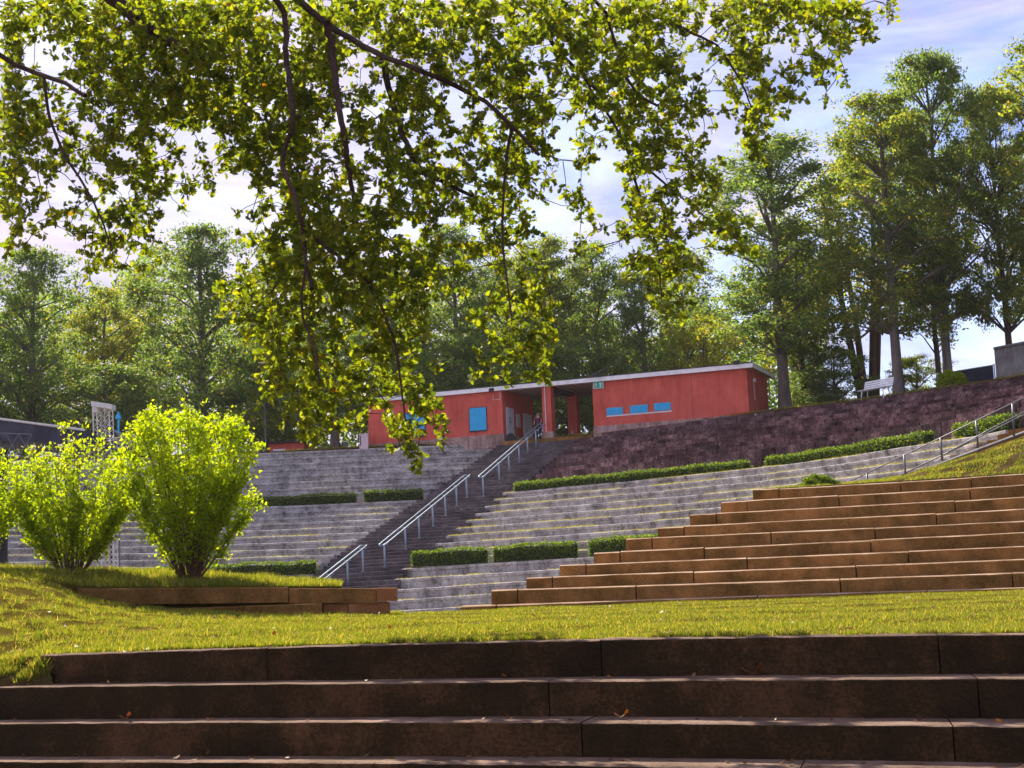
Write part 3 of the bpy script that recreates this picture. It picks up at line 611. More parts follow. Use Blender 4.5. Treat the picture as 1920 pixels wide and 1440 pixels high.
mb = MB(); bbox(mb, UR + .052, UL - .052, -.3, DEP + .3, LO, ZP - ZB); mb.build('passage_floor', M['brown'], bd)
# roof: slab, fascia, felt
OV = .28
mb = MB(); bbox(mb, -.40, UE + .3, -OV + .03, DEP + .4, H + .003, H + .06)
mb.build('soffit', M['soffit'], bd)
mb = MB(); 
for k in range(1, 9):
    v = k * DEP / 9; bbox(mb, UR + .05, UL - .05, v - .02, v + .02, H - .02, H + .002)
mb.build('soffit_batten', M['skirting'], bd)
rf = MB(); bbox(rf, -.38, UE + .27, -OV + .035, DEP + .37, H + .062, H + .30); roof = rf.build('roof', M['felt'], bd)
mb = MB(); bbox(mb, -.40, UE + .3, -OV, -OV + .03, H - .02, H + .24); bbox(mb, -.43, -.402, -OV, DEP + .4, H - .02, H + .24); bbox(mb, UE + .302, UE + .33, -OV, DEP + .4, H - .02, H + .24)
mb.build('fascia', M['fascia'], roof)
mb = MB(); bbox(mb, -.42, UE + .32, -OV - .02, -OV + .09, H + .242, H + .30); mb.build('roof_edge_strip', M['skirting'], roof)
# columns and beam in the passage
u0, _ = fac(1016.5, 760); u1, _ = fac(1033, 760)
mb = MB(); bbox(mb, u1, u0, .02, .62, ZP - ZB, H); c1 = mb.build('column', M['red'], bd)
mb = MB(); bbox(mb, u1 - .05, u0 + .05, -.03, .67, ZP - ZB, ZP - ZB + .42); mb.build('column_base', M['plinth'], c1)
mb = MB(); bbox(mb, u0 - .22, u0 - .18, -.02, .018, ZP - ZB + .4, H - .02); mb.build('drain_pipe', M['white'], c1)
u2, _ = fac(1064.5, 780, 4.2); u3, _ = fac(1081.5, 780, 4.2)
mb = MB(); bbox(mb, u3, u2, 4.2, 4.75, ZP - ZB, H); mb.build('column', M['red'], bd)
mb = MB(); bbox(mb, u3 + .12, u2 - .12, .64, 4.18, H - .22, H - .001); mb.build('beam', M['skirting'], bd)
# shutters on the front
def panel(mbx, x0, y0, x1, y1, v0=-.05, v1=-.003):
    a, za = fac(x0, y0); b, zb = fac(x1, y1); bbox(mbx, b, a, v0, v1, zb, za)
for q in [(880.5, 766, 913, 805.5), (760, 776, 797, 816)]:
    mb = MB(); panel(mb, *q); s_ = mb.build('window_shutter', M['blue'], bd)
    a, za = fac(q[0], q[1]); b, zb = fac(q[2], q[3]); mb = MB(); bbox(mb, b - .04, a + .04, -.09, -.052, zb - .09, zb - .01); mb.build('sill', M['skirting'], s_)
    mb = MB(); bbox(mb, b - .04, a + .04, -.07, -.052, za + .005, za + .035); mb.build('top_trim', M['skirting'], s_)
    for e0, e1 in ((b - .035, b - .002), (a + .002, a + .035)): mb = MB(); bbox(mb, e0, e1, -.065, -.003, zb, za); mb.build('side_trim', M['skirting'], s_)
for q in [(1137.5, 765.5, 1168, 776.5), (1181.5, 760.8, 1215, 772.5), (1226.5, 756.5, 1258, 768)]:
    mb = MB(); panel(mb, *q, v0=-.035); mb.build('window_slot', M['blue'], bd)
mb = MB(); a, z_ = fac(1137.5, 765.5); b, _ = fac(1258, 756); _, zb = fac(1200, 775)
bbox(mb, b - .03, a + .03, -.028, -.003, zb - .06, zb + .02); mb.build('slot_sill', M['white'], bd)
u_, _ = fac(1297, 730); mb = MB(); bbox(mb, u_ - .012, u_ + .012, -.004, -.001, 0, H - .03); mb.build('wall_joint', M['skirting'], bd)
# passage side wall: doors, notice, bag
def side(x, y):
    p = on_plane(x, y, O + ul * UL, ul) - O; return p.dot(vb), p.z
def spanel(mbx, x0, y0, x1, y1, t0=.003, t1=.05):
    v0, z0 = side(x0, y0); v1, z1 = side(x1, y1); bbox(mbx, UL - t1, UL - t0, v0, v1, min(z0, z1), max(z0, z1))
v0, z0 = side(948, 763.5); v1, _ = side(962, 767); zf = ZP - ZB
mb = MB(); bbox(mb, UL - .05, UL - .003, v0, v1, zf + .03, z0); d1 = mb.build('door', M['white'], bd)
mb = MB(); bbox(mb, UL - .10, UL - .052, v1 - .14, v1 - .09, zf + 1.0, zf + 1.06); mb.build('handle', M['dark'], d1)
mb = MB()
for k in range(4): bbox(mb, UL - .058, UL - .052, v0 + .45 + .14 * (k % 2), v0 + .53 + .14 * (k % 2), z0 - .75 - .22 * (k // 2), z0 - .58 - .22 * (k // 2))
mb.build('door_notice', M['dark'], d1)
v2, z2 = side(980.5, 775); v3, _ = side(996, 778); v3 = min(v3, DEP - .1)
mb = MB(); bbox(mb, UL - .05, UL - .003, v2, v3, zf + .03, z2); d2 = mb.build('door', M['white'], bd)
mb = MB(); bbox(mb, UL - .10, UL - .052, v2 + .1, v2 + .15, zf + 1.0, zf + 1.06); mb.build('handle', M['dark'], d2)
mb = MB(); spanel(mb, 967, 776, 975, 802); d3 = mb.build('notice_board', M['white'], bd)
mb = MB(); spanel(mb, 968.3, 780, 973.8, 800, .052, .056); mb.build('poster', M['paper'], d3)
# right end: lamp, cable
mb = MB(); mb.tube([bp(-.003, 1.6, H - .5), bp(-.03, 1.6, 1.0)], .02, 5); mb.box(bp(-.08, 1.55, H - .55), .14, .2, .2, ul, vb); mb.build('wall_cable', M['white'], bd)
# emergency exit sign
ux, uz_ = fac(1113.5, 715.5); ux2, uz2 = fac(1133, 728)
mb = MB(); bbox(mb, ux2, ux, -.16, -.10, uz2, uz_); es = mb.build('exit_sign', M['white'], bd)
mb = MB(); wS = ux - ux2; hS = uz_ - uz2; pS = .035; bbox(mb, ux2 + pS, ux - pS, -.166, -.1605, uz2 + pS, uz_ - pS); mb.build('sign_face', M['green'], es)
def sg(a, z): return bp(ux - a * wS, -.172, uz2 + z * hS)   # a from the left edge 0..1
mb = MB()
def sbar(pts, r): mb.tube([sg(*p) for p in pts], r, 5)
sbar([(.30, .80), (.31, .74)], .035); sbar([(.29, .68), (.25, .45)], .03); sbar([(.25, .46), (.34, .34), (.30, .18)], .018); sbar([(.25, .46), (.18, .30), (.10, .28)], .018)
sbar([(.29, .66), (.38, .54), (.43, .60)], .014); sbar([(.28, .66), (.17, .60), (.15, .48)], .014)
mb.build('running_figure', M['white'], es)
mb = MB(); b0 = [sg(.72, .82), sg(.90, .55), sg(.79, .55), sg(.79, .20), sg(.65, .20), sg(.65, .55), sg(.54, .55)]
mb.poly(b0 + [p + vb * .008 for p in b0], [(0, 2, 1), (0, 6, 2)] and [(0, 1, 2, 3, 4, 5, 6), (13, 12, 11, 10, 9, 8, 7)]); mb.build('arrow', M['white'], es)
# flood lights on the roof edge
def flood(x, y, label):
    u, z = fac(x, y, -OV); p = bp(u, -OV - .03, z); root = thing('floodlight', label, 'floodlight', tuple(p), 'floodlights along the roof edge')
    mb = MB(); mb.box(p - vb * .28 + UZ * .06, .30, .10, .22, ul, (vb - UZ * .5).normalized(), (UZ + vb * .5).normalized()); mb.build('lamp_housing', M['dark'], root)
    mb = MB(); mb.tube([p, p - vb * .2 - UZ * .04, p - vb * .26 + UZ * .0], .018, 6); mb.build('bracket', M['pipe'], root)
    mb = MB(); mb.box(p - vb * .336 + UZ * .033, .24, .006, .16, ul, (vb - UZ * .5).normalized(), (UZ + vb * .5).normalized()); mb.build('glass', M['pipe'], root)
flood(925, 734, 'small black floodlight on the roof edge over the left wall corner'); flood(1019, 716, 'small black floodlight above the front red column')
flood(1119, 706, 'small black floodlight above the green exit sign'); flood(1383, 683, 'small black floodlight near the right end of the roof')
mb = MB(); mb.tube([bp(fac(938, 745)[0], -.03, H - .1), bp(fac(938, 745)[0], -.03, H - .55), bp(fac(925, 752)[0], -.03, H - .55), bp(fac(925, 742)[0], -.03, H - .2)], .018, 5); mb.build('conduit', M['white'], bd)
# rucksack by the first door
p = bp(UL - .35, .35, ZP - ZB); mb = MB(); rk = thing('rucksack', 'black rucksack leaning by the first white door', 'rucksack', tuple(p))
mb.hexa([p + ul * .2 - vb * .15, p - ul * .35 - vb * .15, p - ul * .35 + vb * .2, p + ul * .2 + vb * .2, p + ul * .12 - vb * .08 + UZ * .55, p - ul * .12 - vb * .08 + UZ * .5, p - ul * .12 + vb * .12 + UZ * .5, p + ul * .12 + vb * .12 + UZ * .55]); mb.build('bag', M['dark'], rk)
mb = MB(); mb.tube([p + UZ * .52, p + UZ * .6 - ul * .05, p + UZ * .5 - ul * .12], .012, 5); mb.build('strap', M['dark'], rk)
# bucket and bottle by the back column
p = bp(fac(1073, 812, 3.9)[0], 3.9, ZP - ZB); mb = MB(); mb.tube([p, p + UZ * .42], [.2, .24], 14); bk = mb.build('waste_bin', M['navy']); tag(bk, 'dark round waste bin at the foot of the rear red column', 'bin')
mb = MB(); p2 = bp(fac(1073, 812, 4.14)[0], 4.15, ZP - ZB + .62); mb.box(p2, .09, .06, .36, ul, vb); tag(mb.build('wall_dispenser', M['white']), 'slim white box fixed low on the rear red column', 'box')

# ------------------------------------------------------------------ person
def person():
    base = bp((u0 + u1) / 2 + .62, -.42, ZP - ZB); base = P(1010.5, 820, 91.6); base.z = ZP + .0
    root = thing('person', 'blond person in purple top and dark trousers standing behind the handrail', 'person', tuple(base))
    fw = -vb; rt = -ul  # facing the steps
    def q(r, f, z): return tuple(base + (-ul) * r + fw * f + UZ * z)
    V = [q(0, 0, .93), q(0, 0, 1.10), q(0, .0, 1.28), q(0, .0, 1.40), q(0, .01, 1.47), q(0, .03, 1.55), q(0, .03, 1.63),   # 0-6 spine head
         q(-.09, 0, .88), q(-.10, .02, .48), q(-.11, -.02, .07), q(-.12, .10, .03),                                      # 7-10 left leg
         q(.09, 0, .88), q(.10, .10, .50), q(.10, .05, .07), q(.11, .17, .03),                                         # 11-14
         q(-.16, 0, 1.37), q(-.24, .04, 1.13), q(-.19, .22, 1.02), q(-.16, .29, 1.0),                                   # 15-18 left arm
         q(.16, 0, 1.37), q(.25, .06, 1.14), q(.20, .24, 1.00), q(.18, .31, .97)]                                      # 19-22
    E = [(0, 1), (1, 2), (2, 3), (3, 4), (4, 5), (5, 6), (0, 7), (7, 8), (8, 9), (9, 10), (0, 11), (11, 12), (12, 13), (13, 14), (3, 15), (15, 16), (16, 17), (17, 18), (3, 19), (19, 20), (20, 21), (21, 22)]
    rad = [.13, .115, .13, .10, .045, .07, .075, .09, .06, .042, .035, .09, .06, .042, .035, .055, .04, .028, .03, .055, .04, .028, .03]
    for hand, s_ in ((18, -1), (22, 1)):
        for k in range(5):
            i0 = len(V); h = Vector(V[hand]); o_ = (-ul) * (.012 * (k - 2)); V.append(tuple(h + o_ + fw * .05 - UZ * .01)); V.append(tuple(h + o_ * 1.3 + fw * .065 - UZ * .045))
            E += [(hand, i0), (i0, i0 + 1)]; rad += [.009, .007]
    me = bpy.data.meshes.new('body'); me.from_pydata(V, E, []); o = bpy.data.objects.new('body', me); col.objects.link(o)
    sk = o.modifiers.new('skin', 'SKIN')
    for i_, sv in enumerate(me.skin_vertices[0].data): sv.radius = (rad[i_], rad[i_] * (.8 if i_ < 4 else 1)); sv.use_root = (i_ == 0)
    ss = o.modifiers.new('ss', 'SUBSURF'); ss.levels = 2; ss.render_levels = 2
    dg = bpy.context.evaluated_depsgraph_get(); me2 = bpy.data.meshes.new_from_object(o.evaluated_get(dg)); bpy.data.objects.remove(o)
    me2.materials.clear(); 
    for k in ('skin', 'purple', 'trouser'): me2.materials.append(M[k])
    for f in me2.polygons:
        f.use_smooth = True; z = f.center.z - base.z; r = abs((f.center - base).dot(ul))
        f.material_index = 2 if z < .95 and r < .22 and (z > .1 or True) and z < .93 else (1 if z < 1.41 and r < .21 and (f.center - base).dot(fw) < .12 else 0)
    o = bpy.data.objects.new('body', me2); col.objects.link(o); o.parent = root; o.matrix_parent_inverse = Matrix.Translation(-root.location)
    # hair as one shell, nose and eyes
    hc = base + fw * .01 + UZ * 1.60; mb = MB(); nu, nv = 16, 12; idx = {}
    for j_ in range(nv + 1):
        for i_ in range(nu):
            th = math.pi * j_ / nv * .9; ph = 2 * math.pi * i_ / nu; fr = math.cos(ph); rr = .112 * math.sin(th)
            if fr > .35 and th > 1.15: rr *= .78
            z = .125 * math.cos(th) - (.13 * max(0, (th - 1.4)) if fr < .3 else 0)
            p = hc + fw * rr * fr * .95 + (-ul) * rr * math.sin(ph) * .9 + UZ * z; mb.v.append(tuple(p))
    for j_ in range(nv):
        for i_ in range(nu):
            if math.cos(2 * math.pi * (i_ + .5) / nu) > .45 and j_ >= 4: continue
            mb.f.append((j_ * nu + i_, j_ * nu + (i_ + 1) % nu, (j_ + 1) * nu + (i_ + 1) % nu, (j_ + 1) * nu + i_)); mb.mi.append(0)
    mb.build('hair', M['hair'], root, True)
    mb = MB(); nz = base + fw * .115 + UZ * 1.59; mb.tube([nz + UZ * .025 - fw * .01, nz + fw * .012], [.008, .014], 6)
    for s_ in (-1, 1): mb.box(base + fw * .104 + (-ul) * .03 * s_ + UZ * 1.615, .018, .008, .009, -ul, fw)
    mb.box(base + fw * .103 + UZ * 1.545, .04, .008, .008, -ul, fw); mb.build('face', M['trouser'], root)
person()

# ------------------------------------------------------------------ things on the plateau
def pz(x, y, D): p = P(x, y, D); return p
# white bench
def bench():
    a = P(1614, 744.5, 81.5); b = P(1668, 737, 79.6); ax = (b - a); ax.z = 0; ax.normalize(); L_ = (b - a).length; n_ = Vector((-ax.y, ax.x, 0)); n_ = n_ if n_.y > 0 else -n_
    c = (a + b) / 2; c.z = plateau_z(c.x) + .42; root = thing('park_bench', 'white slatted bench on top of the sandstone wall', 'bench', (c.x, c.y, c.z - .42)); up = UZ
    mb = MB()
    for k in range(4): mb.box(c + n_ * (-.22 + .13 * k), L_, .09, .03, ax, n_)
    mb.build('seat', M['bench'], root); mb = MB(); rec = (up * 1 + n_ * .28).normalized(); rn = ax.cross(rec)
    for k in range(4): mb.box(c + n_ * .26 + rec * (.12 + .125 * k), L_, .03, .095, ax, rn, rec)
    mb.build('backrest', M['bench'], root)
    for s_ in (-1, 1):
        for t_ in (-.18, .22):
            mb = MB(); mb.tube([c + ax * s_ * L_ * .36 + n_ * t_ - up * .02, c + ax * s_ * L_ * .4 + n_ * t_ * 1.3 - up * .62], .03, 6); mb.build('leg', M['bench'], root)
bench()
# navy screen fence and concrete block
a, b = P(1757, 722, 83), P(1864, 712, 79.5); zt0 = P(1757, 702, 83).z; zt1 = P(1864, 684.5, 79.5).z
fr = thing('screen_fence', 'navy fabric screen fence behind the trunk at upper right', 'fence', tuple(a))
mb = MB(); mb.hexa([a - UZ * .4, b - UZ * .4, b + Vector((0, .04, -.4)), a + Vector((0, .04, -.4)), Vector((a.x, a.y, zt0)), Vector((b.x, b.y, zt1)), Vector((b.x, b.y + .04, zt1)), Vector((a.x, a.y + .04, zt0))]); mb.build('screen_panel', M['navy'], fr)
for p_, zt in ((a, zt0), (b, zt1)): mb = MB(); mb.tube([p_ - UZ * .4 + Vector((.05, -.03, 0)), Vector((p_.x + .05, p_.y - .03, zt + .06))], .04, 6); mb.build('post', M['galv'], fr)
mb = MB(); mb.tube([Vector((a.x, a.y - .03, zt0)), Vector((b.x, b.y - .03, zt1))], .025, 6); mb.build('top_rail', M['galv'], fr)
a, b = P(1869, 718, 75), P(2010, 700, 71); zt = P(1869, 655, 75).z
cb = thing('concrete_hut', 'plain grey concrete hut with flat slab roof at the right edge', 'hut', tuple(a))
mb = MB(); d_ = Vector((1.2, 2.6, 0)); mb.hexa([a - UZ * .5, b - UZ * .5, b + d_ - UZ * .5, a + d_ - UZ * .5, Vector((a.x, a.y, zt)), Vector((b.x, b.y, zt)), Vector((b.x, b.y, zt)) + d_, Vector((a.x, a.y, zt)) + d_]); mb.build('wall', M['concrete'], cb)
ax = (b - a).normalized(); ax.z = 0; mb = MB(); o_ = Vector((-.06, -.08, 0)); q_ = [Vector((p.x, p.y, zt + .004)) + o_ for p in (a, b)]; q_ += [q_[1] + d_ * 1.05, q_[0] + d_ * 1.05]; mb.hexa(q_ + [p + UZ * .10 for p in q_]); mb.build('roof', M['concrete'], cb)
# small red hut with sign, left
h0, h1 = P(505, 848, 99), P(570, 846, 99); zt = P(540, 830.5, 99).z
hut = thing('red_hut', 'small red hut with flat roof and white sign at left of the plateau', 'hut', tuple(h0))
mb = MB(); mb.hexa([h0 - UZ * 1.6, h1 - UZ * 1.6, h1 + Vector((.3, 2.5, -1.6)), h0 + Vector((.3, 2.5, -1.6)), Vector((h0.x, h0.y, zt)), Vector((h1.x, h1.y, zt)), Vector((h1.x + .3, h1.y + 2.5, zt)), Vector((h0.x + .3, h0.y + 2.5, zt))]); mb.build('wall', M['red'], hut)
mb = MB(); c_ = Vector(((h0.x + h1.x) / 2 + .15, h0.y + 1.2, zt + .06)); mb.box(c_, (h1 - h0).length + .4, 3.0, .1); mb.build('roof', M['dark'], hut)
s0, s1 = P(512, 842.5, 98.95), P(536, 850, 98.95); mb = MB(); mb.box((s0 + s1) / 2, s1.x - s0.x, .03, abs(s0.z - s1.z)); sgn = mb.build('sign', M['white'], hut)
cu = bpy.data.curves.new('text', 'FONT'); cu.body = 'TOILETTEN'; cu.size = .24; cu.align_x = 'CENTER'; cu.extrude = .004; cu.offset = .004
to = bpy.data.objects.new('text', cu); col.objects.link(to); bpy.context.view_layer.update()
me = bpy.data.meshes.new_from_object(to.evaluated_get(bpy.context.evaluated_depsgraph_get())); bpy.data.objects.remove(to)
xs = [v.co.x for v in me.vertices]; sc_ = (s1.x - s0.x) * .9 / (max(xs) - min(xs)); me.transform(Matrix.Translation((s0 + s1) / 2 + Vector((0, -.03, -.08))) @ Matrix.Rotation(R(90), 4, 'X') @ Matrix.Scale(sc_, 4)); me.materials.clear()
link('lettering', me, M['dark'], sgn)
# pink cabinet, bin, lamp pole
def simplebox(name, label, cat, x0, x1, y0, y1, D, dep, m_):
    a, b = P(x0, y1, D), P(x1, y1, D); z = P(x0, y0, D).z; root = thing(name, label, cat, tuple(a)); mb = MB()
    mb.hexa([a - UZ * .3, b - UZ * .3, b + Vector((0, dep, -.3)), a + Vector((0, dep, -.3)), Vector((a.x, a.y, z)), Vector((b.x, b.y, z)), Vector((b.x, b.y + dep, z)), Vector((a.x, a.y + dep, z))]); mb.build('body', m_, root)
    mb = MB(); mb.box(Vector(((a.x + b.x) / 2, a.y + dep / 2, z + .03)), b.x - a.x + .08, dep + .08, .05); mb.build('lid', M['cream'], root)
    mb = MB(); mb.box(Vector((a.x + (b.x - a.x) * .12, a.y - .012, (z + a.z) / 2)), .05, .02, (z - a.z) * .8); mb.build('handle', M['dark'], root)
simplebox('cabinet', 'pale pink cabinet against the left end of the red building', 'cabinet', 674, 690.5, 815, 838, 94.2, .6, M['cream'])
simplebox('litter_bin', 'short grey litter bin beside the tree trunk, left of the cabinet', 'bin', 641, 651, 829, 840, 95.6, .35, M['concrete'])
lp = thing('lamp_pole', 'thin grey pole standing among the trees behind the big shrub', 'pole', tuple(P(498, 850, 101)))
mb = MB(); mb.tube([P(499, 862, 101), P(496.5, 752, 101)], [.06, .045], 8); mb.build('pole', M['pipe'], lp); mb = MB(); mb.tube([P(496.5, 752, 101), P(496.4, 748, 101)], [.09, .05], 8); mb.build('cap', M['pipe'], lp)

# ------------------------------------------------------------------ stage roof and trusses at left
st = thing('stage_roof', 'dark tarpaulin covered stage roof at the left edge', 'stage', tuple(P(0, 1000, 58)))
a = [P(-420, 742, 60), P(0, 787, 58), P(160, 808, 57.5)]; mb = MB()
for p0, p1, h0_, h1_ in ((a[0], a[1], 1.0, .82), (a[1], a[2], .82, .55)):
    mb.hexa([p0 - UZ * h0_, p1 - UZ * h1_, p1 + Vector((.5, 6, -h1_)), p0 + Vector((.5, 6, -h0_)), p0, p1, p1 + Vector((.5, 6, -.25)), p0 + Vector((.5, 6, -.25))])
mb.build('tarpaulin', M['tarp'], st)
mb = MB(); mb.tube([p - Vector((0, .05, -.03)) for p in a], .05, 6); mb.build('edge_pipe', M['truss'], st)
def truss(mb, p0, p1, wd, side_, n_, r=.022, r2=.014):
    ch = [(p0 + side_ * s_ * wd, p1 + side_ * s_ * wd) for s_ in (-.5, .5)]
    for c0, c1 in ch: mb.tube([c0, c1], r, 5)
    for k in range(n_):
        f0, f1 = k / n_, (k + 1) / n_
        mb.tube([ch[0][0].lerp(ch[0][1], f0), ch[1][0].lerp(ch[1][1], f1)], r2, 4); mb.tube([ch[1][0].lerp(ch[1][1], f0), ch[0][0].lerp(ch[0][1], f1)], r2, 4)
mb = MB(); b0 = P(-420, 815, 59.6); b1 = P(60, 836, 57.8)
for dy in (0, 1.5): truss(mb, b0 + Vector((0, dy, 0)), b1 + Vector((0, dy, 0)), .9, UZ, 20, .03, .02)
mb.build('truss_beam', M['pipe'], st)
mb = MB(); 
for x in (-300, -40): mb.tube([P(x, 820, 58.5), P(x, 1170, 58.5)], .10, 8)
mb.build('support_post', M['dark'], st)
mb = MB(); c_ = P(-190, 870, 61); mb.box(c_ + UZ * -2.2, 9.0, .2, 5.2); mb.build('backdrop', M['dark'], st)
tw = thing('truss_tower', 'pale lattice truss tower rising behind the left shrubs', 'truss tower', tuple(P(193, 1110, 60)))
t0_, t1_ = P(201, 1140, 60), P(189, 764, 60); sx = Vector((.62, 0, 0)); mb = MB()
for dy in (0, .55):
    truss(mb, t0_ + Vector((-.16, dy, 0)), t1_ + Vector((-.16, dy, 0)), .33, Vector((1, 0, 0)), 20, .03 if dy == 0 else .02, .012); truss(mb, t0_ + Vector((.17, dy, 0)), t1_ + Vector((.17, dy, 0)), .33, Vector((1, 0, 0)), 20, .03 if dy == 0 else .02, .012)
mb.build('lattice', M['truss'], tw)
mb = MB(); mb.box((P(175, 759, 59.8) + P(213, 763, 59.8)) / 2, .86, .6, .20, (P(213, 764, 59.8) - P(175, 758, 59.8)).normalized()); mb.box(P(180, 768, 59.8), .22, .4, .25); mb.build('head_beam', M['truss'], tw)
arch = thing('roof_truss', 'low pale roof truss between the tower and the big shrub', 'truss', tuple(P(230, 825, 60.5)))
mb = MB(); p0, p1 = P(194, 824, 60.5), P(262, 816, 60.5); truss(mb, p0 - UZ * .2, p1 - UZ * .2, .42, UZ, 6, .025, .015); mb.build('lattice', M['truss'], arch)
mb = MB(); mb.box((p0 + p1) / 2 + Vector((0, .3, -.25)), (p1 - p0).length * 1.0, .02, .5, (p1 - p0).normalized()); mb.build('sheet', M['concrete'], arch)
mb = MB(); dome = thing('dark_canopy', 'small dark rounded canopy beside the truss tower', 'canopy', tuple(P(208, 815, 63)))
pts = [P(197 + 22 * k / 8, 815 - 11 * math.sin(math.pi * k / 8), 63) for k in range(9)]
for q0, q1 in zip(pts[:-1], pts[1:]): mb.hexa([q0 - UZ * .04, q1 - UZ * .04, q1 + Vector((0, 2, -.04)), q0 + Vector((0, 2, -.04)), q0, q1, q1 + Vector((0, 2, 0)), q0 + Vector((0, 2, 0))])
mb.poly([tuple(p + Vector((0, .02, 0))) for p in pts], [tuple(range(9))]); mb.build('cover', M['dark'], dome)
mb = MB(); mb.tube([P(208, 812, 63.5), P(208, 1100, 63.5)], .05, 6); mb.build('post', M['dark'], dome)
bl = thing('stage_lamp', 'bright blue lamp post head beside the truss tower', 'lamp', tuple(P(220, 830, 62)))
mb = MB(); mb.tube([P(225, 1100, 62), P(222, 812, 62)], .035, 6); mb.build('pole', M['pipe'], bl); mb = MB(); mb.tube([P(222, 812, 62), P(222, 785, 62)], .05, 6); mb.build('neck', M['blue'], bl); mb = MB(); mb.tube([P(222, 785, 62), P(222, 780, 62), P(222, 775, 62), P(222, 772, 62)], [.13, .10, .04, .03], 8); mb.build('lamp_head', M['blue'], bl)

# ------------------------------------------------------------------ flowering shrubs (many stems fanning from one foot)
def shrub(label, base, hgt, halfw, nstem, nleaf, seed, lean=0.0):
    rg = np.random.default_rng(seed); rd = random.Random(seed); base = Vector(base)
    root = thing('flowering_shrub', label, 'shrub', tuple(base), 'flowering shrubs on the grass bank')
    mb = MB(); tips = []; nodes = []
    for k in range(nstem):
        an = rd.uniform(0, 2 * math.pi); th = math.acos(1 - 1.38 * rd.random()); f = math.sin(th); reach = halfw * f
        el = hgt * (.57 + .43 * math.cos(th)) * rd.uniform(.90, 1.04)
        foot = base + Vector((math.cos(an) * .22 * f, math.sin(an) * .16 * f, -.05))
        end = base + Vector((math.cos(an) * reach + lean * el, math.sin(an) * reach * .8, el))
        pts = []
        for i_ in range(8):
            t = i_ / 7; b_ = t ** (1.15 if th < 1.2 else 1.0); p = foot.lerp(end, t); p.x = foot.x + (end.x - foot.x) * b_; p.y = foot.y + (end.y - foot.y) * b_
            p += Vector((rd.uniform(-1, 1), rd.uniform(-1, 1), 0)) * .035 * (0 < i_ < 7); pts.append(p)
        r0 = rd.uniform(.009, .019); mb.tube(pts, [r0 * (1 - .75 * i_ / 7) for i_ in range(8)], 5, False)
        for i_ in range(2, 8):
            for _ in range(4 if i_ < 4 else 6):
                t = rd.random(); p = pts[i_ - 1].lerp(pts[i_], t); d = Vector((rd.uniform(-1, 1), rd.uniform(-1, 1), rd.uniform(-.1, 1.1))).normalized() * rd.uniform(.12, .36)
                if rd.random() < .55: mb.tube([p, p + d], [.006, .003], 3, False)
                nodes.append((p, p + d, (i_ - 1 + t) / 7 * (.6 + .4 * f)))
    mb.build('stem', M['stem'], root)
    W = np.array([.30 + 1.1 * n_[2] ** 1.2 for n_ in nodes]) * np.array([rd.choice((.15, .6, 1, 1.4)) * (.12 + ((n_[1] - base).xy.length / max(.2, halfw * min(1, (n_[1].z - base.z) / hgt * 1.5))) ** 1.2 + (.6 if n_[1].z - base.z > hgt * .8 else 0)) for n_ in nodes]); W[np.array([n_[2] for n_ in nodes]) < .22] *= .4; W /= W.sum()
    pick = rg.choice(len(nodes), nleaf, p=W); A = np.array([list(n_[0]) for n_ in nodes]); B = np.array([list(n_[1]) for n_ in nodes])
    t = rg.uniform(0, 1.1, nleaf)[:, None]; C = A[pick] * (1 - t) + B[pick] * t + rg.normal(0, .05, (nleaf, 3))
    ax = rand_dirs(nleaf, rg) + (C - np.array(base)) / hgt * .5 + np.array([0, 0, -.15]); ax /= np.linalg.norm(ax, axis=1)[:, None]
    nm = rand_dirs(nleaf, rg) + np.array([0, 0, .7])
    link('foliage', leaves_mesh('foliage', C, ax, nm, rg.uniform(.048, .095, nleaf), 'oval'), M['bushleaf'], root)
    top = C[C[:, 2] > base.z + hgt * .72]; ft = top[rg.choice(len(top), 16)]; cs, axs = [], []
    for c_ in ft:
        for k in range(5): an = k * 1.257; cs.append(c_ + np.array([0, 0, .04])); axs.append([math.cos(an), math.sin(an) * .6, .6])
    axs = np.array(axs); axs /= np.linalg.norm(axs, axis=1)[:, None]; nn = len(cs)
    link('blossom', leaves_mesh('blossom', np.array(cs), axs, rand_dirs(nn, rg), np.full(nn, .065), 'oval'), M['flower'], root)
shrub('largest bright green shrub on the grass bank, dense round crown', P(356, 1080, 30.6), 3.68, 1.52, 74, 25000, 51, .0)
shrub('second bright green shrub with pale blossoms, left of the largest one', P(134, 1074, 31.2), 3.08, 1.24, 54, 17500, 52, .0)
shrub('bright green shrub cut off by the left picture edge', P(-82, 1074, 30.6), 2.55, 1.38, 40, 13000, 53)

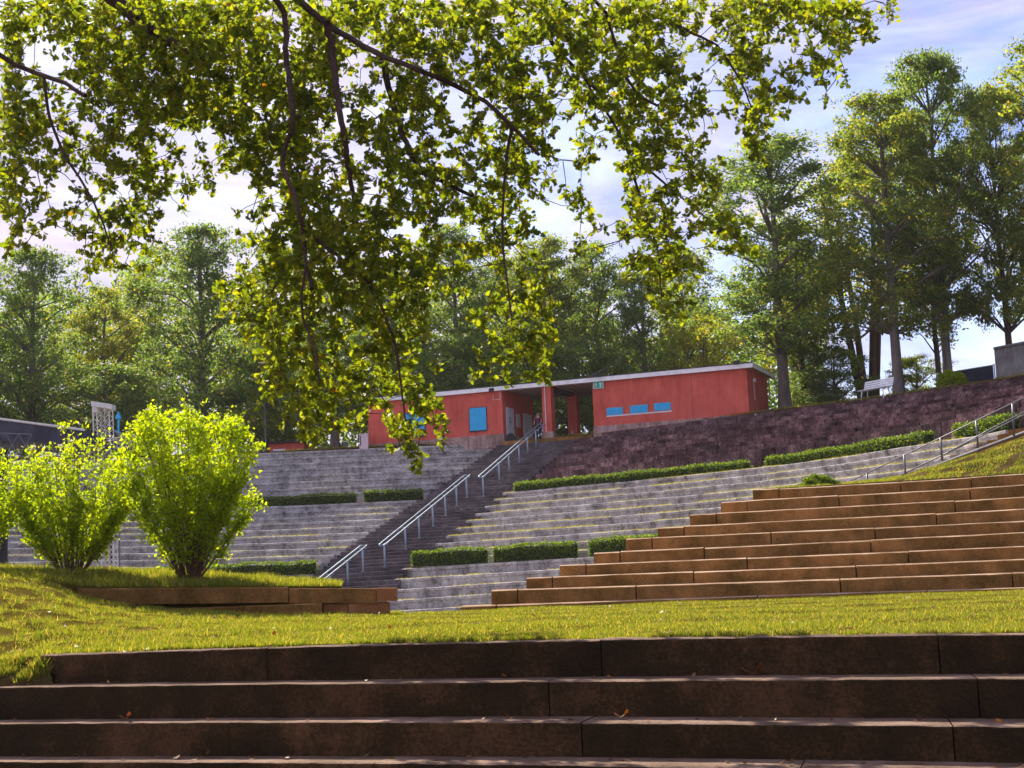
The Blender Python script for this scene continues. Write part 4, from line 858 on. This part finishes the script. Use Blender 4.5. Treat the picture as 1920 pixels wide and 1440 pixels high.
# ------------------------------------------------------------------ background trees
def tree_meshes(seed, H=18.0, Rc=4.0, cb=.30, nl=17000, lsz=.19, multi=1, trunk_r=.32, clusters=230, narrow=1.0):
    rg = np.random.default_rng(seed); rd = random.Random(seed); tr = MB(); crown = []
    stems = []
    for k in range(multi):
        an = 2 * math.pi * k / max(1, multi) + rd.random(); sp = 0 if multi == 1 else rd.uniform(.08, .22)
        pts = []; wob = Vector((0, 0, 0))
        for i_ in range(10):
            t = i_ / 9; wob += Vector((rd.uniform(-1, 1), rd.uniform(-1, 1), 0)) * .10
            pts.append(Vector((math.cos(an) * (.25 * (multi > 1) + sp * H * t), math.sin(an) * (.25 * (multi > 1) + sp * H * t), H * .93 * t)) + wob * t)
        r0 = trunk_r / (1 if multi == 1 else 1.6)
        tr.tube(pts, [r0 * (1.25 if i_ == 0 else 1) * (1 - .86 * (i_ / 9)) + .02 for i_ in range(10)], 9, False); stems.append(pts)
    def env(t): return Rc * (1 - abs(2 * min(1, t * .90 + .10) - 1) ** 3.0) ** .5 * (1.0 - .08 * t)
    lob = [rd.uniform(0, 6.28) for _ in range(6)]
    cl = []
    while len(cl) < clusters:
        t = rd.random() ** .9; an = rd.uniform(0, 2 * math.pi); lb = 1 + .20 * math.sin(an * 2 + lob[0] + t * 5) + .18 * math.sin(an * 3 + lob[1] - t * 9) + .16 * math.sin(t * 15 + lob[2] + an)
        r = env(t) * lb * (rd.random() ** .40) * rd.choice((.8, 1, 1, 1.12)); cl.append(Vector((math.cos(an) * r * narrow, math.sin(an) * r, H * (cb + (1 - cb) * t))))
    tp = [p for s_ in stems for p in s_[2:]]
    for k, c_ in enumerate(cl):
        if k % 3 == 0:
            cand = [p for p in tp if p.z < c_.z - .2 * (c_.xy.length)] or tp[:1]
            a = min(cand, key=lambda p: (p - c_).length + abs(p.z - (c_.z - .8 * c_.xy.length)) * .6)
            mid = a.lerp(c_, .5) + Vector((rd.uniform(-.3, .3), rd.uniform(-.3, .3), .25)); L_ = (c_ - a).length
            tr.tube([a, mid, c_], [.02 + .014 * L_, .015 + .008 * L_, .012], 5, False)
    CA = np.array([list(c_) for c_ in cl]); sz = rg.uniform(.45, 1.35, clusters); wt = sz ** 2; wt /= wt.sum()
    pick = rg.choice(clusters, nl, p=wt); off = rand_dirs(nl, rg) * (rg.uniform(.1, 1, nl) * .92 * sz[pick])[:, None]; off[:, 2] *= .6
    C = CA[pick] + off; nm = off / (np.linalg.norm(off, axis=1)[:, None] + 1e-6) + rand_dirs(nl, rg) * .9 + np.array([0, 0, .4])
    ax = rand_dirs(nl, rg)
    tm = tr.mesh('trunk', True); cm = leaves_mesh('crown', C, ax, nm, rg.uniform(.7, 1.3, nl) * lsz)
    return tm, cm
TV = {'tall': tree_meshes(61, 20, 3.6, .22, 30000, .20, clusters=300, trunk_r=.29), 'round': tree_meshes(62, 15, 4.2, .12, 28000, .20, clusters=260),
      'slim': tree_meshes(63, 16, 2.4, .26, 15000, .19, clusters=150, trunk_r=.22), 'multi': tree_meshes(64, 15, 3.6, .34, 13000, .19, multi=4, clusters=170, trunk_r=.34),
      'wide': tree_meshes(65, 20, 5.6, .24, 42000, .21, clusters=400, trunk_r=.36), 'low': tree_meshes(66, 8, 3.6, .0, 19000, .18, clusters=170, trunk_r=.2)}
HT = {'tall': 20, 'round': 15, 'slim': 16, 'multi': 15, 'wide': 20, 'low': 8}
CR_ = {'tall': 3.6, 'round': 4.2, 'slim': 2.4, 'multi': 3.6, 'wide': 5.6, 'low': 3.6}
used = {}
def tree(label, kind, x, ytop, D, halfpx, leaf, bk='bark', rot=0, ybase=None, group='trees on the plateau', name='tree', trunk_scale=1.0):
    b = P(x, 800, D); zb = (plateau_z(b.x) + (0.3 if D > 95 else 0)) if ybase is None else P(x, ybase, D).z; b.z = zb
    zt = P(x, ytop, D).z; sz = (zt - zb) / HT[kind]; sx = halfpx * D / FPX / CR_[kind]
    root = thing(name, label, 'tree', tuple(b), group)
    tm, cm = TV[kind]
    for nm_, me_, mt in (('trunk', tm, M[bk]), ('crown', cm, M[leaf])):
        o = bpy.data.objects.new(nm_, me_); col.objects.link(o)
        if not len(me_.materials): me_.materials.append(mt)
        o.material_slots[0].link = 'OBJECT'; o.material_slots[0].material = mt
        o.parent = root
    root.scale = (sx, sx, sz); root.rotation_euler = (0, 0, rot); return root
tree('broad dark tree at the far left edge behind the stage roof', 'round', 60, 470, 103, 118, 'leafA', rot=.4)
tree('olive green tree between the two big trees at left', 'round', 195, 545, 112, 95, 'leafC', rot=1.9)
tree('tall full tree behind the largest shrub, its top alone against the sky', 'round', 380, 428, 104, 130, 'leafA', rot=3.2)
tree('pale slender tree beyond the gap between the left trees', 'slim', 262, 520, 120, 60, 'leafB', rot=2.2)
tree('low leafy tree at the left edge behind the stage roof', 'low', -60, 600, 104, 150, 'leafA', rot=.2)
tree('low dark tree behind the truss tower', 'low', 200, 690, 103, 130, 'leafA', rot=1.2)
tree('low yellow green tree behind the red hut', 'low', 500, 640, 106, 110, 'leafB', rot=2.9)
tree('thick trunked tree between the red hut and the litter bin', 'round', 627, 520, 99, 105, 'leafA', rot=4.1)
tree('leafy tree behind the hanging oak bough', 'round', 540, 470, 112, 110, 'leafB', rot=5.0)
tree('dark tree behind the left half of the red building', 'round', 740, 510, 106, 105, 'leafA', rot=.9)
tree('tall dark tree above the roof, seen between the two oak boughs', 'tall', 862, 425, 104, 88, 'leafA', rot=2.0)
tree('rounded tree over the left half of the red roof', 'round', 960, 490, 108, 95, 'leafA', rot=3.0)
tree('tall tree over the building passage', 'tall', 1030, 448, 106, 92, 'leafB', rot=4.2)
tree('tree above the green exit sign', 'round', 1128, 462, 107, 95, 'leafA', rot=5.2)
tree('dark tree behind the blue window slots', 'round', 1215, 512, 104, 92, 'leafA', rot=.1)
tree('loose tree above the right part of the red roof', 'slim', 1290, 470, 110, 75, 'leafB', rot=1.4)
tree('low sunlit tree just behind the right roof end', 'low', 1330, 600, 100, 100, 'leafC', rot=2.6)
tree('low dark tree behind the building passage', 'low', 1070, 640, 101, 120, 'leafA', rot=3.6)
tree('low dark tree close behind the left building wall', 'low', 860, 640, 101, 120, 'leafA', rot=.6)
tree('straight grey trunked maple right of the red building', 'tall', 1474, 258, 88.5, 140, 'leafA', 'bark', rot=4.6)
tree('thin brown trunked tree just right of the grey maple', 'slim', 1512, 420, 91, 66, 'leafB', 'bark2', rot=5.6)
tree('thinnest dark trunked tree behind the grey maple', 'slim', 1494, 470, 96, 60, 'leafC', 'bark2', rot=.8)
tree('many stemmed tree with reddish trunks behind the bench', 'multi', 1632, 300, 92, 130, 'leafC', 'bark2', rot=1.1)
tree('thick trunked tree directly right of the white bench', 'tall', 1690, 180, 82, 125, 'leafB', 'bark', rot=2.4)
tree('tallest tree at right with the thick grey trunk before the navy screen', 'wide', 1785, 105, 83.5, 140, 'leafA', 'bark', rot=3.7)
tree('slim brown trunk close behind the tallest right tree', 'slim', 1768, 300, 88, 62, 'leafB', 'bark2', rot=5.0)
tree('tree behind the concrete hut at the right edge', 'wide', 1905, 165, 84, 110, 'leafB', 'bark2', rot=.5)
tree('fresh green tree cut off by the right picture edge', 'tall', 2035, 60, 78, 125, 'leafB', 'bark2', rot=1.5)
tree('low leafy bush tree behind the white bench', 'low', 1570, 650, 90, 75, 'leafA', rot=2.5, name='bush_tree')
tree('low sunlit bush between the bench and the navy screen', 'low', 1725, 668, 90, 62, 'leafB', rot=3.5, name='bush_tree')
tree('dark low bush tree between the grey maple and the bench', 'low', 1530, 690, 92, 60, 'leafA', rot=4.5, name='bush_tree')
# far wood beyond, reads as one mass
rg = np.random.default_rng(77); nl = 90000
u = rg.uniform(0, 1, nl); xx = -900 + 2450 * u; Dd = rg.uniform(118, 135, nl); hgt = 560 + 60 * np.sin(u * 23) + 40 * np.sin(u * 61) 
yy = 850 - (850 - hgt) * rg.uniform(0, 1, nl) ** .8; C = Pn(xx, yy, Dd)
tag(link('distant_woods', leaves_mesh('distant_woods', C, rand_dirs(nl, rg), rand_dirs(nl, rg) + np.array([0, 0, .4]), rg.uniform(.3, .55, nl)), M['leafA']), 'distant wood closing the view behind the plateau trees', 'woods', kind='stuff')

# ------------------------------------------------------------------ the oak overhead
GRID = """
88999999998867999998999878877998848999996500
97888999999986998788887688998894558875687100
72279998899965995488765863798997358823551000
85369998888998993378878883689887317727730000
65447898998998986579725887468878716764200000
98545688998987865488716588255877715830000000
98556785016889857785566685154887521700000000
75666785437989735487666986052895720200000000
83123477650089856378865883011534650000000000
74443466200168876277878971551766651000000000
74356773000368999877438772061788576100000000
51015762000488999977636841050577237200000000
00006532000478989998851534000788600000000000
00000000007858978988511466000046200000000000
00000000004898877876106678000056200000000000
00000000000688764687003547000000000000000000
00000000000078754873003777000000000000000000
00000000000078988565202546000000000000000000
00000000000057888678500011000000000000000000
00000000000004886178700000000000000000000000
00000000000001630067300000000000000000000000
00000000000000000025000000000000000000000000
""".split()
def oak():
    rg = np.random.default_rng(99); rd = random.Random(99)
    base = Vector((-8.5, 7.5, 0))
    root = thing('oak_tree', 'large oak whose leafy boughs hang into the top of the picture', 'tree', tuple(base))
    limbs = [([(200, -10), (240, 22), (290, 58), (345, 88), (385, 118)], 17.0, 14, 8), ([(545, -15), (600, 35), (646, 66), (706, 103), (793, 130), (850, 160), (900, 183), (960, 235), (1010, 290)], 17.5, 9, 2.5),
             ([(522, -10), (538, 55), (535, 90), (541, 150), (549, 205), (550, 245), (532, 280), (526, 305), (545, 350), (561, 400), (569, 440), (574, 500), (585, 540)], 16.5, 6.5, 3),
             ([(614, 45), (624, 90), (626, 135), (634, 190), (643, 240), (652, 310), (662, 360), (664, 395)], 17.2, 6, 3), ([(718, 110), (730, 175), (748, 225), (765, 285), (792, 322), (850, 350), (885, 368)], 18, 5, 2.5),
             ([(569, 430), (600, 455), (650, 492), (690, 525), (718, 580), (740, 640), (750, 690)], 16.8, 3.2, 1.6), ([(-12, 105), (50, 130), (115, 152), (160, 180)], 16, 5, 3),
             ([(1010, -10), (1042, 50), (1075, 85), (1110, 180), (1150, 225), (1180, 290)], 18.5, 4, 1.8), ([(1000, 30), (1050, 100), (1100, 150), (1135, 185)], 19, 3.5, 1.8),
             ([(1140, -10), (1160, 120), (1190, 180), (1232, 197)], 18.2, 4, 2), ([(1240, 35), (1300, 62), (1345, 85)], 19, 3, 1.5), ([(1350, -10), (1450, 12), (1540, 25), (1610, 38)], 19, 3.5, 1.5),
             ([(740, 640), (752, 720), (760, 790)], 16.8, 1.8, 1.2), ([(574, 500), (560, 580), (590, 650), (600, 720)], 16.4, 2, 1.2), ([(960, 235), (945, 330), (940, 450), (950, 520), (960, 600)], 17.6, 2.4, 1.2),
             ([(1180, 290), (1200, 380), (1235, 460), (1240, 560)], 18.4, 2, 1.2), ([(1345, 85), (1390, 150), (1420, 230)], 19, 1.8, 1), ([(80, 140), (100, 260), (180, 380), (210, 470)], 16.2, 2.5, 1.2), ([(1180, 290), (1290, 380), (1350, 430)], 18.6, 2, 1.2)]
    top_ = base + Vector((1.2, 1.5, 8.5)); nodes = []; wood = MB()
    tpts = [base + Vector((0, 0, -.2)), base + Vector((.05, .1, 1)), base + Vector((.3, .5, 3.5)), base + Vector((.7, 1, 6)), top_, top_ + Vector((1, 1, 3)), top_ + Vector((1.5, 2, 6))]
    tm = MB(); tm.tube(tpts, [.75, .55, .48, .45, .40, .25, .1], 12); tm.build('trunk', M['oakbark'], root, True)
    for pts, D, w0, w1 in limbs:
        n_ = len(pts); W3 = []
        for i_, (x, y) in enumerate(pts): W3.append(P(x, y, D - 1.3 + .3 * math.sin(i_ * 1.3)))
        rs_ = [(w0 + (w1 - w0) * i_ / (n_ - 1)) * 1.25 * D / FPX for i_ in range(n_)]
        if pts[0][1] < 0 or pts[0][0] < 0:
            a = W3[0]; m1 = a.lerp(top_, .35) + Vector((0, 0, .9)); m2 = a.lerp(top_, .75) + Vector((0, 0, .7)); W3 = [top_, m2, m1] + W3; rs_ = [rs_[0] * 2.0, rs_[0] * 1.6, rs_[0] * 1.25] + rs_
        A = resample(chaikin(W3, 2), max(12, len(W3) * 5)); rr = np.interp(np.linspace(0, 1, len(A)), np.linspace(0, 1, len(rs_)), rs_)
        jit = rg.normal(0, 1, A.shape) * (rr * .22)[:, None]; A = A + jit
        wood.tube([Vector(p) for p in A], list(rr), 8, False); nodes += [tuple(p) for p in A]
    wood.build('limb', M['oakbark'], root, True)
    tips = []
    for r_, line in enumerate(GRID):
        for c_, ch in enumerate(line[:44]):
            v = int(ch)
            if not v: continue
            n_ = 1.5 * {1: .3, 2: .7, 3: 1.2, 4: 1.9, 5: 2.7, 6: 3.6, 7: 4.7, 8: 6.5, 9: 9.0}[v]; n_ *= 1.0 if r_ >= 9 else 1.2; n_ = int(n_) + (rd.random() < n_ % 1)
            for _ in range(n_): tips.append((c_ * 40 + rd.uniform(0, 40), r_ * 40 + rd.uniform(0, 40)))
    T_ = np.array(tips); ph = T_ / 130.0
    D_ = 17.2 + 1.1 * np.sin(ph[:, 0] * 1.3 + 1) * np.cos(ph[:, 1] * .9) + 1.2 * np.clip((T_[:, 0] - 900) / 700, 0, 1) + rg.uniform(-1.5, 1.5, len(T_))
    TP = Pn(T_[:, 0], T_[:, 1], D_)
    # unseen extra crown over and behind the camera, added to shade the foreground
    ne = 5000; an = rg.uniform(0, 2 * np.pi, ne); rr = np.sqrt(rg.uniform(0, 1, ne)) * 15; EX = np.stack([-3 + np.cos(an) * rr * .8, 5.5 + np.sin(an) * rr * .85, rg.uniform(5.5, 12.5, ne) - rr * .14], 1)
    d = EX - np.array([0, 0, EYE]); dep = d @ np.array(CF); px = 960 + FPX * (d @ np.array(CR)) / np.maximum(dep, .1); py = 720 - FPX * (d @ np.array(CU)) / np.maximum(dep, .1)
    vis = (EX[:, 1] > 8.5) | ((dep > .5) & (px > -40) & (px < 1960) & (py > -45) & (py < 1500)); EX = EX[~vis]; nlimb = np.array(nodes); EX = np.array([p for p in EX if np.min(np.linalg.norm(nlimb - p, axis=1)) < 1.8])
    nt_ = len(TP); ALL = np.concatenate([TP, EX]); nd = np.array(nodes)
    dmin = np.array([np.min(np.linalg.norm(nd - p, axis=1)) for p in ALL]); order = np.argsort(dmin)
    buf = np.zeros((len(nd) + len(ALL) * 2, 3)); buf[:len(nd)] = nd; cnt = len(nd); tw_ = MB(); dirs = np.zeros_like(ALL)
    for k in order:
        p = ALL[k]; dd = buf[:cnt] - p; dist = np.sqrt((dd ** 2).sum(1)) + np.maximum(0, dd[:, 2] * -1) * .4; j = int(np.argmin(dist)); q = buf[j].copy()
        L_ = np.linalg.norm(p - q); mid = (p + q) / 2 + rg.normal(0, 1, 3) * .10 * L_ + np.array([0, 0, .06 * L_])
        if L_ < (2.5 if k < nt_ else 1.3): tw_.tube([q, mid, p], [.0045 + .006 * min(L_, 1.2), .004 + .003 * min(L_, 1), .003], 3, False)
        buf[cnt] = mid; buf[cnt + 1] = p; cnt += 2; v_ = p - mid; dirs[k] = v_ / (np.linalg.norm(v_) + 1e-6)
    tw_.build('twigs', M['oakbark'], root)
    # rosettes of lobed leaves at the twig ends
    per = np.where(np.arange(len(ALL)) < nt_, rg.integers(12, 19, len(ALL)), 9); idx = np.repeat(np.arange(len(ALL)), per); n_ = len(idx)
    ax = dirs[idx] * .5 + rand_dirs(n_, rg) * 1.0 + np.array([0, 0, -.12]); ax /= np.linalg.norm(ax, axis=1)[:, None]
    C = ALL[idx] + rand_dirs(n_, rg) * rg.uniform(0, .07, n_)[:, None] - dirs[idx] * rg.uniform(0, .12, n_)[:, None]
    size = rg.uniform(.045, .105, n_); size[idx >= nt_] *= 1.1
    nm = rand_dirs(n_, rg) + np.array([0, 0, .5])
    link('foliage', leaves_mesh('foliage', C, ax, nm, size, 'oak'), M['oakleaf'], root)
oak()

# ------------------------------------------------------------------ grass
def blades(name, B, hgt, mt, seed, wd=.006, label=None, lean=.5):
    rg = np.random.default_rng(seed); n_ = len(B); an = rg.uniform(0, 2 * np.pi, n_); s_ = np.stack([np.cos(an), np.sin(an), 0 * an], 1) * (wd * rg.uniform(.7, 1.5, n_))[:, None]
    ln = rg.normal(0, lean, (n_, 2)) * hgt[:, None]; tip = B + np.concatenate([ln, hgt[:, None]], 1)
    V = np.stack([B - s_ - np.array([0, 0, .01]), B + s_ - np.array([0, 0, .01]), tip], 1).reshape(-1, 3)
    o = link(name, fast_mesh(name, V, np.arange(n_ * 3).reshape(-1, 3), 3), mt); tag(o, label, 'grass', kind='stuff'); return o
def noise2(p, sc, seed):
    return np.sin(p[:, 0] * sc + seed) * np.cos(p[:, 1] * sc * 1.3 + seed * 2) + .6 * np.sin(p[:, 0] * sc * 2.7 - p[:, 1] * sc * 1.9 + seed)
rg = np.random.default_rng(5)
n_ = 300000; X = rg.uniform(-150, 2080, n_); t = rg.uniform(0, 1, n_) ** 1.15; B = lawn_pt(X, np.clip(t, .004, .995)); nz = noise2(B, 1.1, 2); left = np.clip((520 - X) / 420, 0, 1)
keep = (rg.uniform(size=n_) < .62 + .45 * np.tanh(nz + noise2(B, 5.3, 1) * .7) + .1) & ((left < .05) | (noise2(B, 3.1, 4) + .5 * noise2(B, 9, 3) > -.35 + .45 * left))
h = rg.uniform(.018, .045, n_) * (1 + .25 * np.tanh(nz)) * (1 + 1.1 * left * (noise2(B, 2.2, 7) > .1)); k = keep & (t < .985)
blades('lawn_grass', B[k], h[k], M['grass'], 6, .005, 'short yellowish green grass on the lawn between the steps')
# longer tufts: at the kerb, on the bank and along the stone edges
n2 = 42000; u = rg.uniform(0, 1, n2); t = rg.uniform(0, 1, n2) ** 1.2; B2 = bed_pt(u, np.clip(t, .02, 1)); h2 = rg.uniform(.04, .12, n2) * (1 + .5 * (noise2(B2, 2, 3) > .4))
blades('bank_grass', B2, h2, M['grass'], 8, .007, 'taller grass on the bank around the shrub bases', .35)
n3 = 16000; X = rg.uniform(-100, 760, n3); t = 1 - np.abs(rg.normal(0, .02, n3)); B3 = lawn_pt(X, np.clip(t, .9, .998)); cl_ = noise2(B3, 4, 9) > -.2
n4 = 9000; X4 = rg.uniform(862, 1960, n4); B4 = lawn_pt(X4, np.clip(1 - np.abs(rg.normal(0, .012, n4)), .9, .999))
n5 = 5000; X5 = rg.uniform(-160, 560, n5); B5 = lawn_pt(X5, np.clip(np.abs(rg.normal(0, .02, n5)), 0.003, .2))
n7 = 9000; X7 = rg.uniform(80, 1960, n7); B7e = lawn_pt(X7, np.full(n7, .001)); B7e[:, 1] -= rg.uniform(0, .14, n7) ** 1.0 * (.6 + .4 * noise2(B7e, 6, 1)).clip(0, 1); k7 = noise2(B7e, 3.3, 5) > -.1; B5 = np.concatenate([B5, B7e[k7]]); n5 = len(B5)
B_ = np.concatenate([B3[cl_], B4, B5]); h_ = np.concatenate([rg.uniform(.03, .09, cl_.sum()), rg.uniform(.03, .08, n4), rg.uniform(.02, .07, n5)])
blades('edge_grass', B_, h_, M['grass'], 10, .006, 'ragged grass tufts where the lawn meets the stones', .4)
u = rg.uniform(.5, 1, 9000); B9 = soil_pt(u, rg.uniform(.1, 1, 9000)); kk = noise2(B9, 5, 2) > -.1
blades('bank_weeds', B9[kk], rg.uniform(.03, .10, kk.sum()), M['grass'], 15, .005, 'sparse weeds on the bare soil at the left end of the steps')
nc = 1500; Xc = rg.uniform(-150, 640, nc); tc_ = rg.uniform(.01, .93, nc); Cc = lawn_pt(Xc, tc_); ok = noise2(Cc, 2.6, 8) > -.1; Cc = Cc[ok]; idx = np.repeat(np.arange(len(Cc)), 26); rad = np.abs(rg.normal(0, .055, len(idx))); an = rg.uniform(0, 6.283, len(idx))
B10 = Cc[idx] + np.stack([np.cos(an) * rad, np.sin(an) * rad, 0 * an], 1); B10[:, 2] -= .01
blades('grass_tufts', B10, rg.uniform(.035, .115, len(B10)) * np.clip(1.3 - rad * 6, .4, 1), M['grass'], 16, .005, 'clumpy grass tufts over bare soil on the left bank', .6)
n6 = 60000; u = rg.uniform(0, 1, n6); t = rg.uniform(0, 1, n6); B6 = slope_pt(u, t); kk = noise2(B6, 2.0, 1) > -.35
kk &= (t + .25 * noise2(B6, 1.7, 6) < .95)
blades('slope_grass', B6[kk], rg.uniform(.03, .10, kk.sum()), M['grass'], 11, .009, 'uneven grass on the earth slope at right', .4)
# thin grass and moss lines on the seat rows
segs = []
def rowgrass(A, n_, off, prob_seed, thr=-.2):
    s = np.r_[0, np.cumsum(np.linalg.norm(np.diff(A, axis=0), axis=1))]; u = rg.uniform(0, s[-1], n_); p = np.stack([np.interp(u, s, A[:, k]) for k in range(3)], 1)
    tn = np.gradient(A, axis=0); tn /= np.linalg.norm(tn, axis=1)[:, None]; nn = np.stack([-tn[:, 1], tn[:, 0], 0 * tn[:, 0]], 1); nn *= np.sign(nn[:, 1:2]); q = np.stack([np.interp(u, s, nn[:, k]) for k in range(3)], 1)
    p = p + q * (off + rg.uniform(0, .3, n_))[:, None]; p[:, 2] -= .01; m_ = noise2(np.stack([u, u * .4], 1), .55, prob_seed) > thr + .25 * rg.random(n_); segs.append(p[m_])
for i_, A in enumerate(RmE): rowgrass(A, 5200, .03, i_ * 1.7, -.3)
for i_ in range(1, 11):
    f = (i_ - 1) / 9; A = Lm0 * (1 - f) + Lm10 * f; A[:, 2] = Lm0[:, 2] * (1 - i_ / 10) + Lm10[:, 2] * i_ / 10; rowgrass(A, 3000, .04, i_ * 2.3, .1)
for i_ in range(1, 6):
    f = (i_ - 1) / 4; A = Rl0 * (1 - f) + Rl5 * f; A[:, 2] = Rl0[:, 2] * (1 - i_ / 5) + Rl5[:, 2] * i_ / 5; rowgrass(A, 1400, .08, i_, -.6)
B7 = np.concatenate(segs); blades('seat_grass', B7, rg.uniform(.035, .09, len(B7)), M['straw'], 12, .012, 'thin sunlit grass growing along the grey seat rows', .5)
segs = []; rowgrass(T[:, :], 9000, .0, 3.3, -.9); B8 = segs[0]; B8[:, 2] += .08
blades('rim_grass', B8, rg.uniform(.05, .14, len(B8)), M['straw'], 13, .02, 'dry grass along the rim of the plateau', .4)

# ------------------------------------------------------------------ leaf litter and weeds on the steps
rg = np.random.default_rng(21); cs = []
for E, n_ in zip(fgE, (10, 34, 42, 60)):
    s = np.r_[0, np.cumsum(np.linalg.norm(np.diff(E, axis=0), axis=1))]; u = rg.uniform(0, s[-1], n_); p = np.stack([np.interp(u, s, E[:, k]) for k in range(3)], 1); p[:, 1] += rg.uniform(.1, .48, n_) * (.5 if n_ == 10 else 1); p[:, 2] += .015; cs.append(p)
Xl = rg.uniform(-100, 1950, 170); pl = lawn_pt(Xl, rg.uniform(.01, .95, 170)); pl[:, 2] += .04; cs.append(pl)
# denser pile at the left end of the second step
p = Pn(rg.uniform(-30, 110, 40), np.full(40, 1283), np.full(40, 15.8)); p[:, 1] += rg.uniform(0, .5, 40); p[:, 2] = float(fgE[1][4][2]) + .02; cs.append(p)
C = np.concatenate(cs); n_ = len(C); ax = rand_dirs(n_, rg); ax[:, 2] *= .25; ax /= np.linalg.norm(ax, axis=1)[:, None]; nm = rand_dirs(n_, rg) * .5 + np.array([0, 0, 1])
o = link('leaf_litter', leaves_mesh('leaf_litter', C, ax, nm, rg.uniform(.025, .075, n_), 'oak'), M['litter']); tag(o, 'scattered small brown leaves lying on the lawn and the dark steps', 'leaf litter', kind='stuff')
for lab, x, y, D, s_, mt in [('curled rust brown oak leaf on the second dark step, right of centre', 1405, 1258, 13.95, .12, 'litter'), ('pale green fallen leaf on the second dark step at right', 1622, 1259, 13.9, .09, 'leafC'),
                             ('orange fallen leaf on the third dark step at left', 228, 1346, 15.0, .075, 'litter'), ('upright folded brown leaf on the third dark step near its middle joint', 1158, 1338, 13.5, .07, 'litter')]:
    c_ = P(x, y, D); a = np.array([list(c_ + Vector((.03 * k, .01 * k, .01 * k))) for k in range(3)]); axx = np.array([[1, .2, .25], [-.8, .5, .3], [.3, -.6, .5]]); axx /= np.linalg.norm(axx, axis=1)[:, None]
    z = float(np.mean((fgE[1] if y < 1300 else fgE[2])[:, 2])) ; o = link('fallen_leaf', leaves_mesh('fallen_leaf', a, axx, np.array([[0, .3, 1], [.2, 0, 1], [-.3, .2, 1.]]), np.full(3, s_), 'oak'), M[mt]); tag(o, lab, 'leaf', 'single fallen leaves on the steps')
    E = fgE[1] if y < 1300 else fgE[2]; j_ = int(np.argmin(np.abs(E[:, 0] - c_.x))); dz = E[j_, 2] + .02 - c_.z; o.location = (0, 0, dz + .0)
    if c_.y < E[j_, 1] + .1: o.location.y = E[j_, 1] + .3 - c_.y

# ------------------------------------------------------------------ thin morning air
mb = MB(); mb.box(Vector((0, 0, 20.5)), 560, 560, 43); hz = mb.build('haze', M['haze']); tag(hz, kind='stuff')
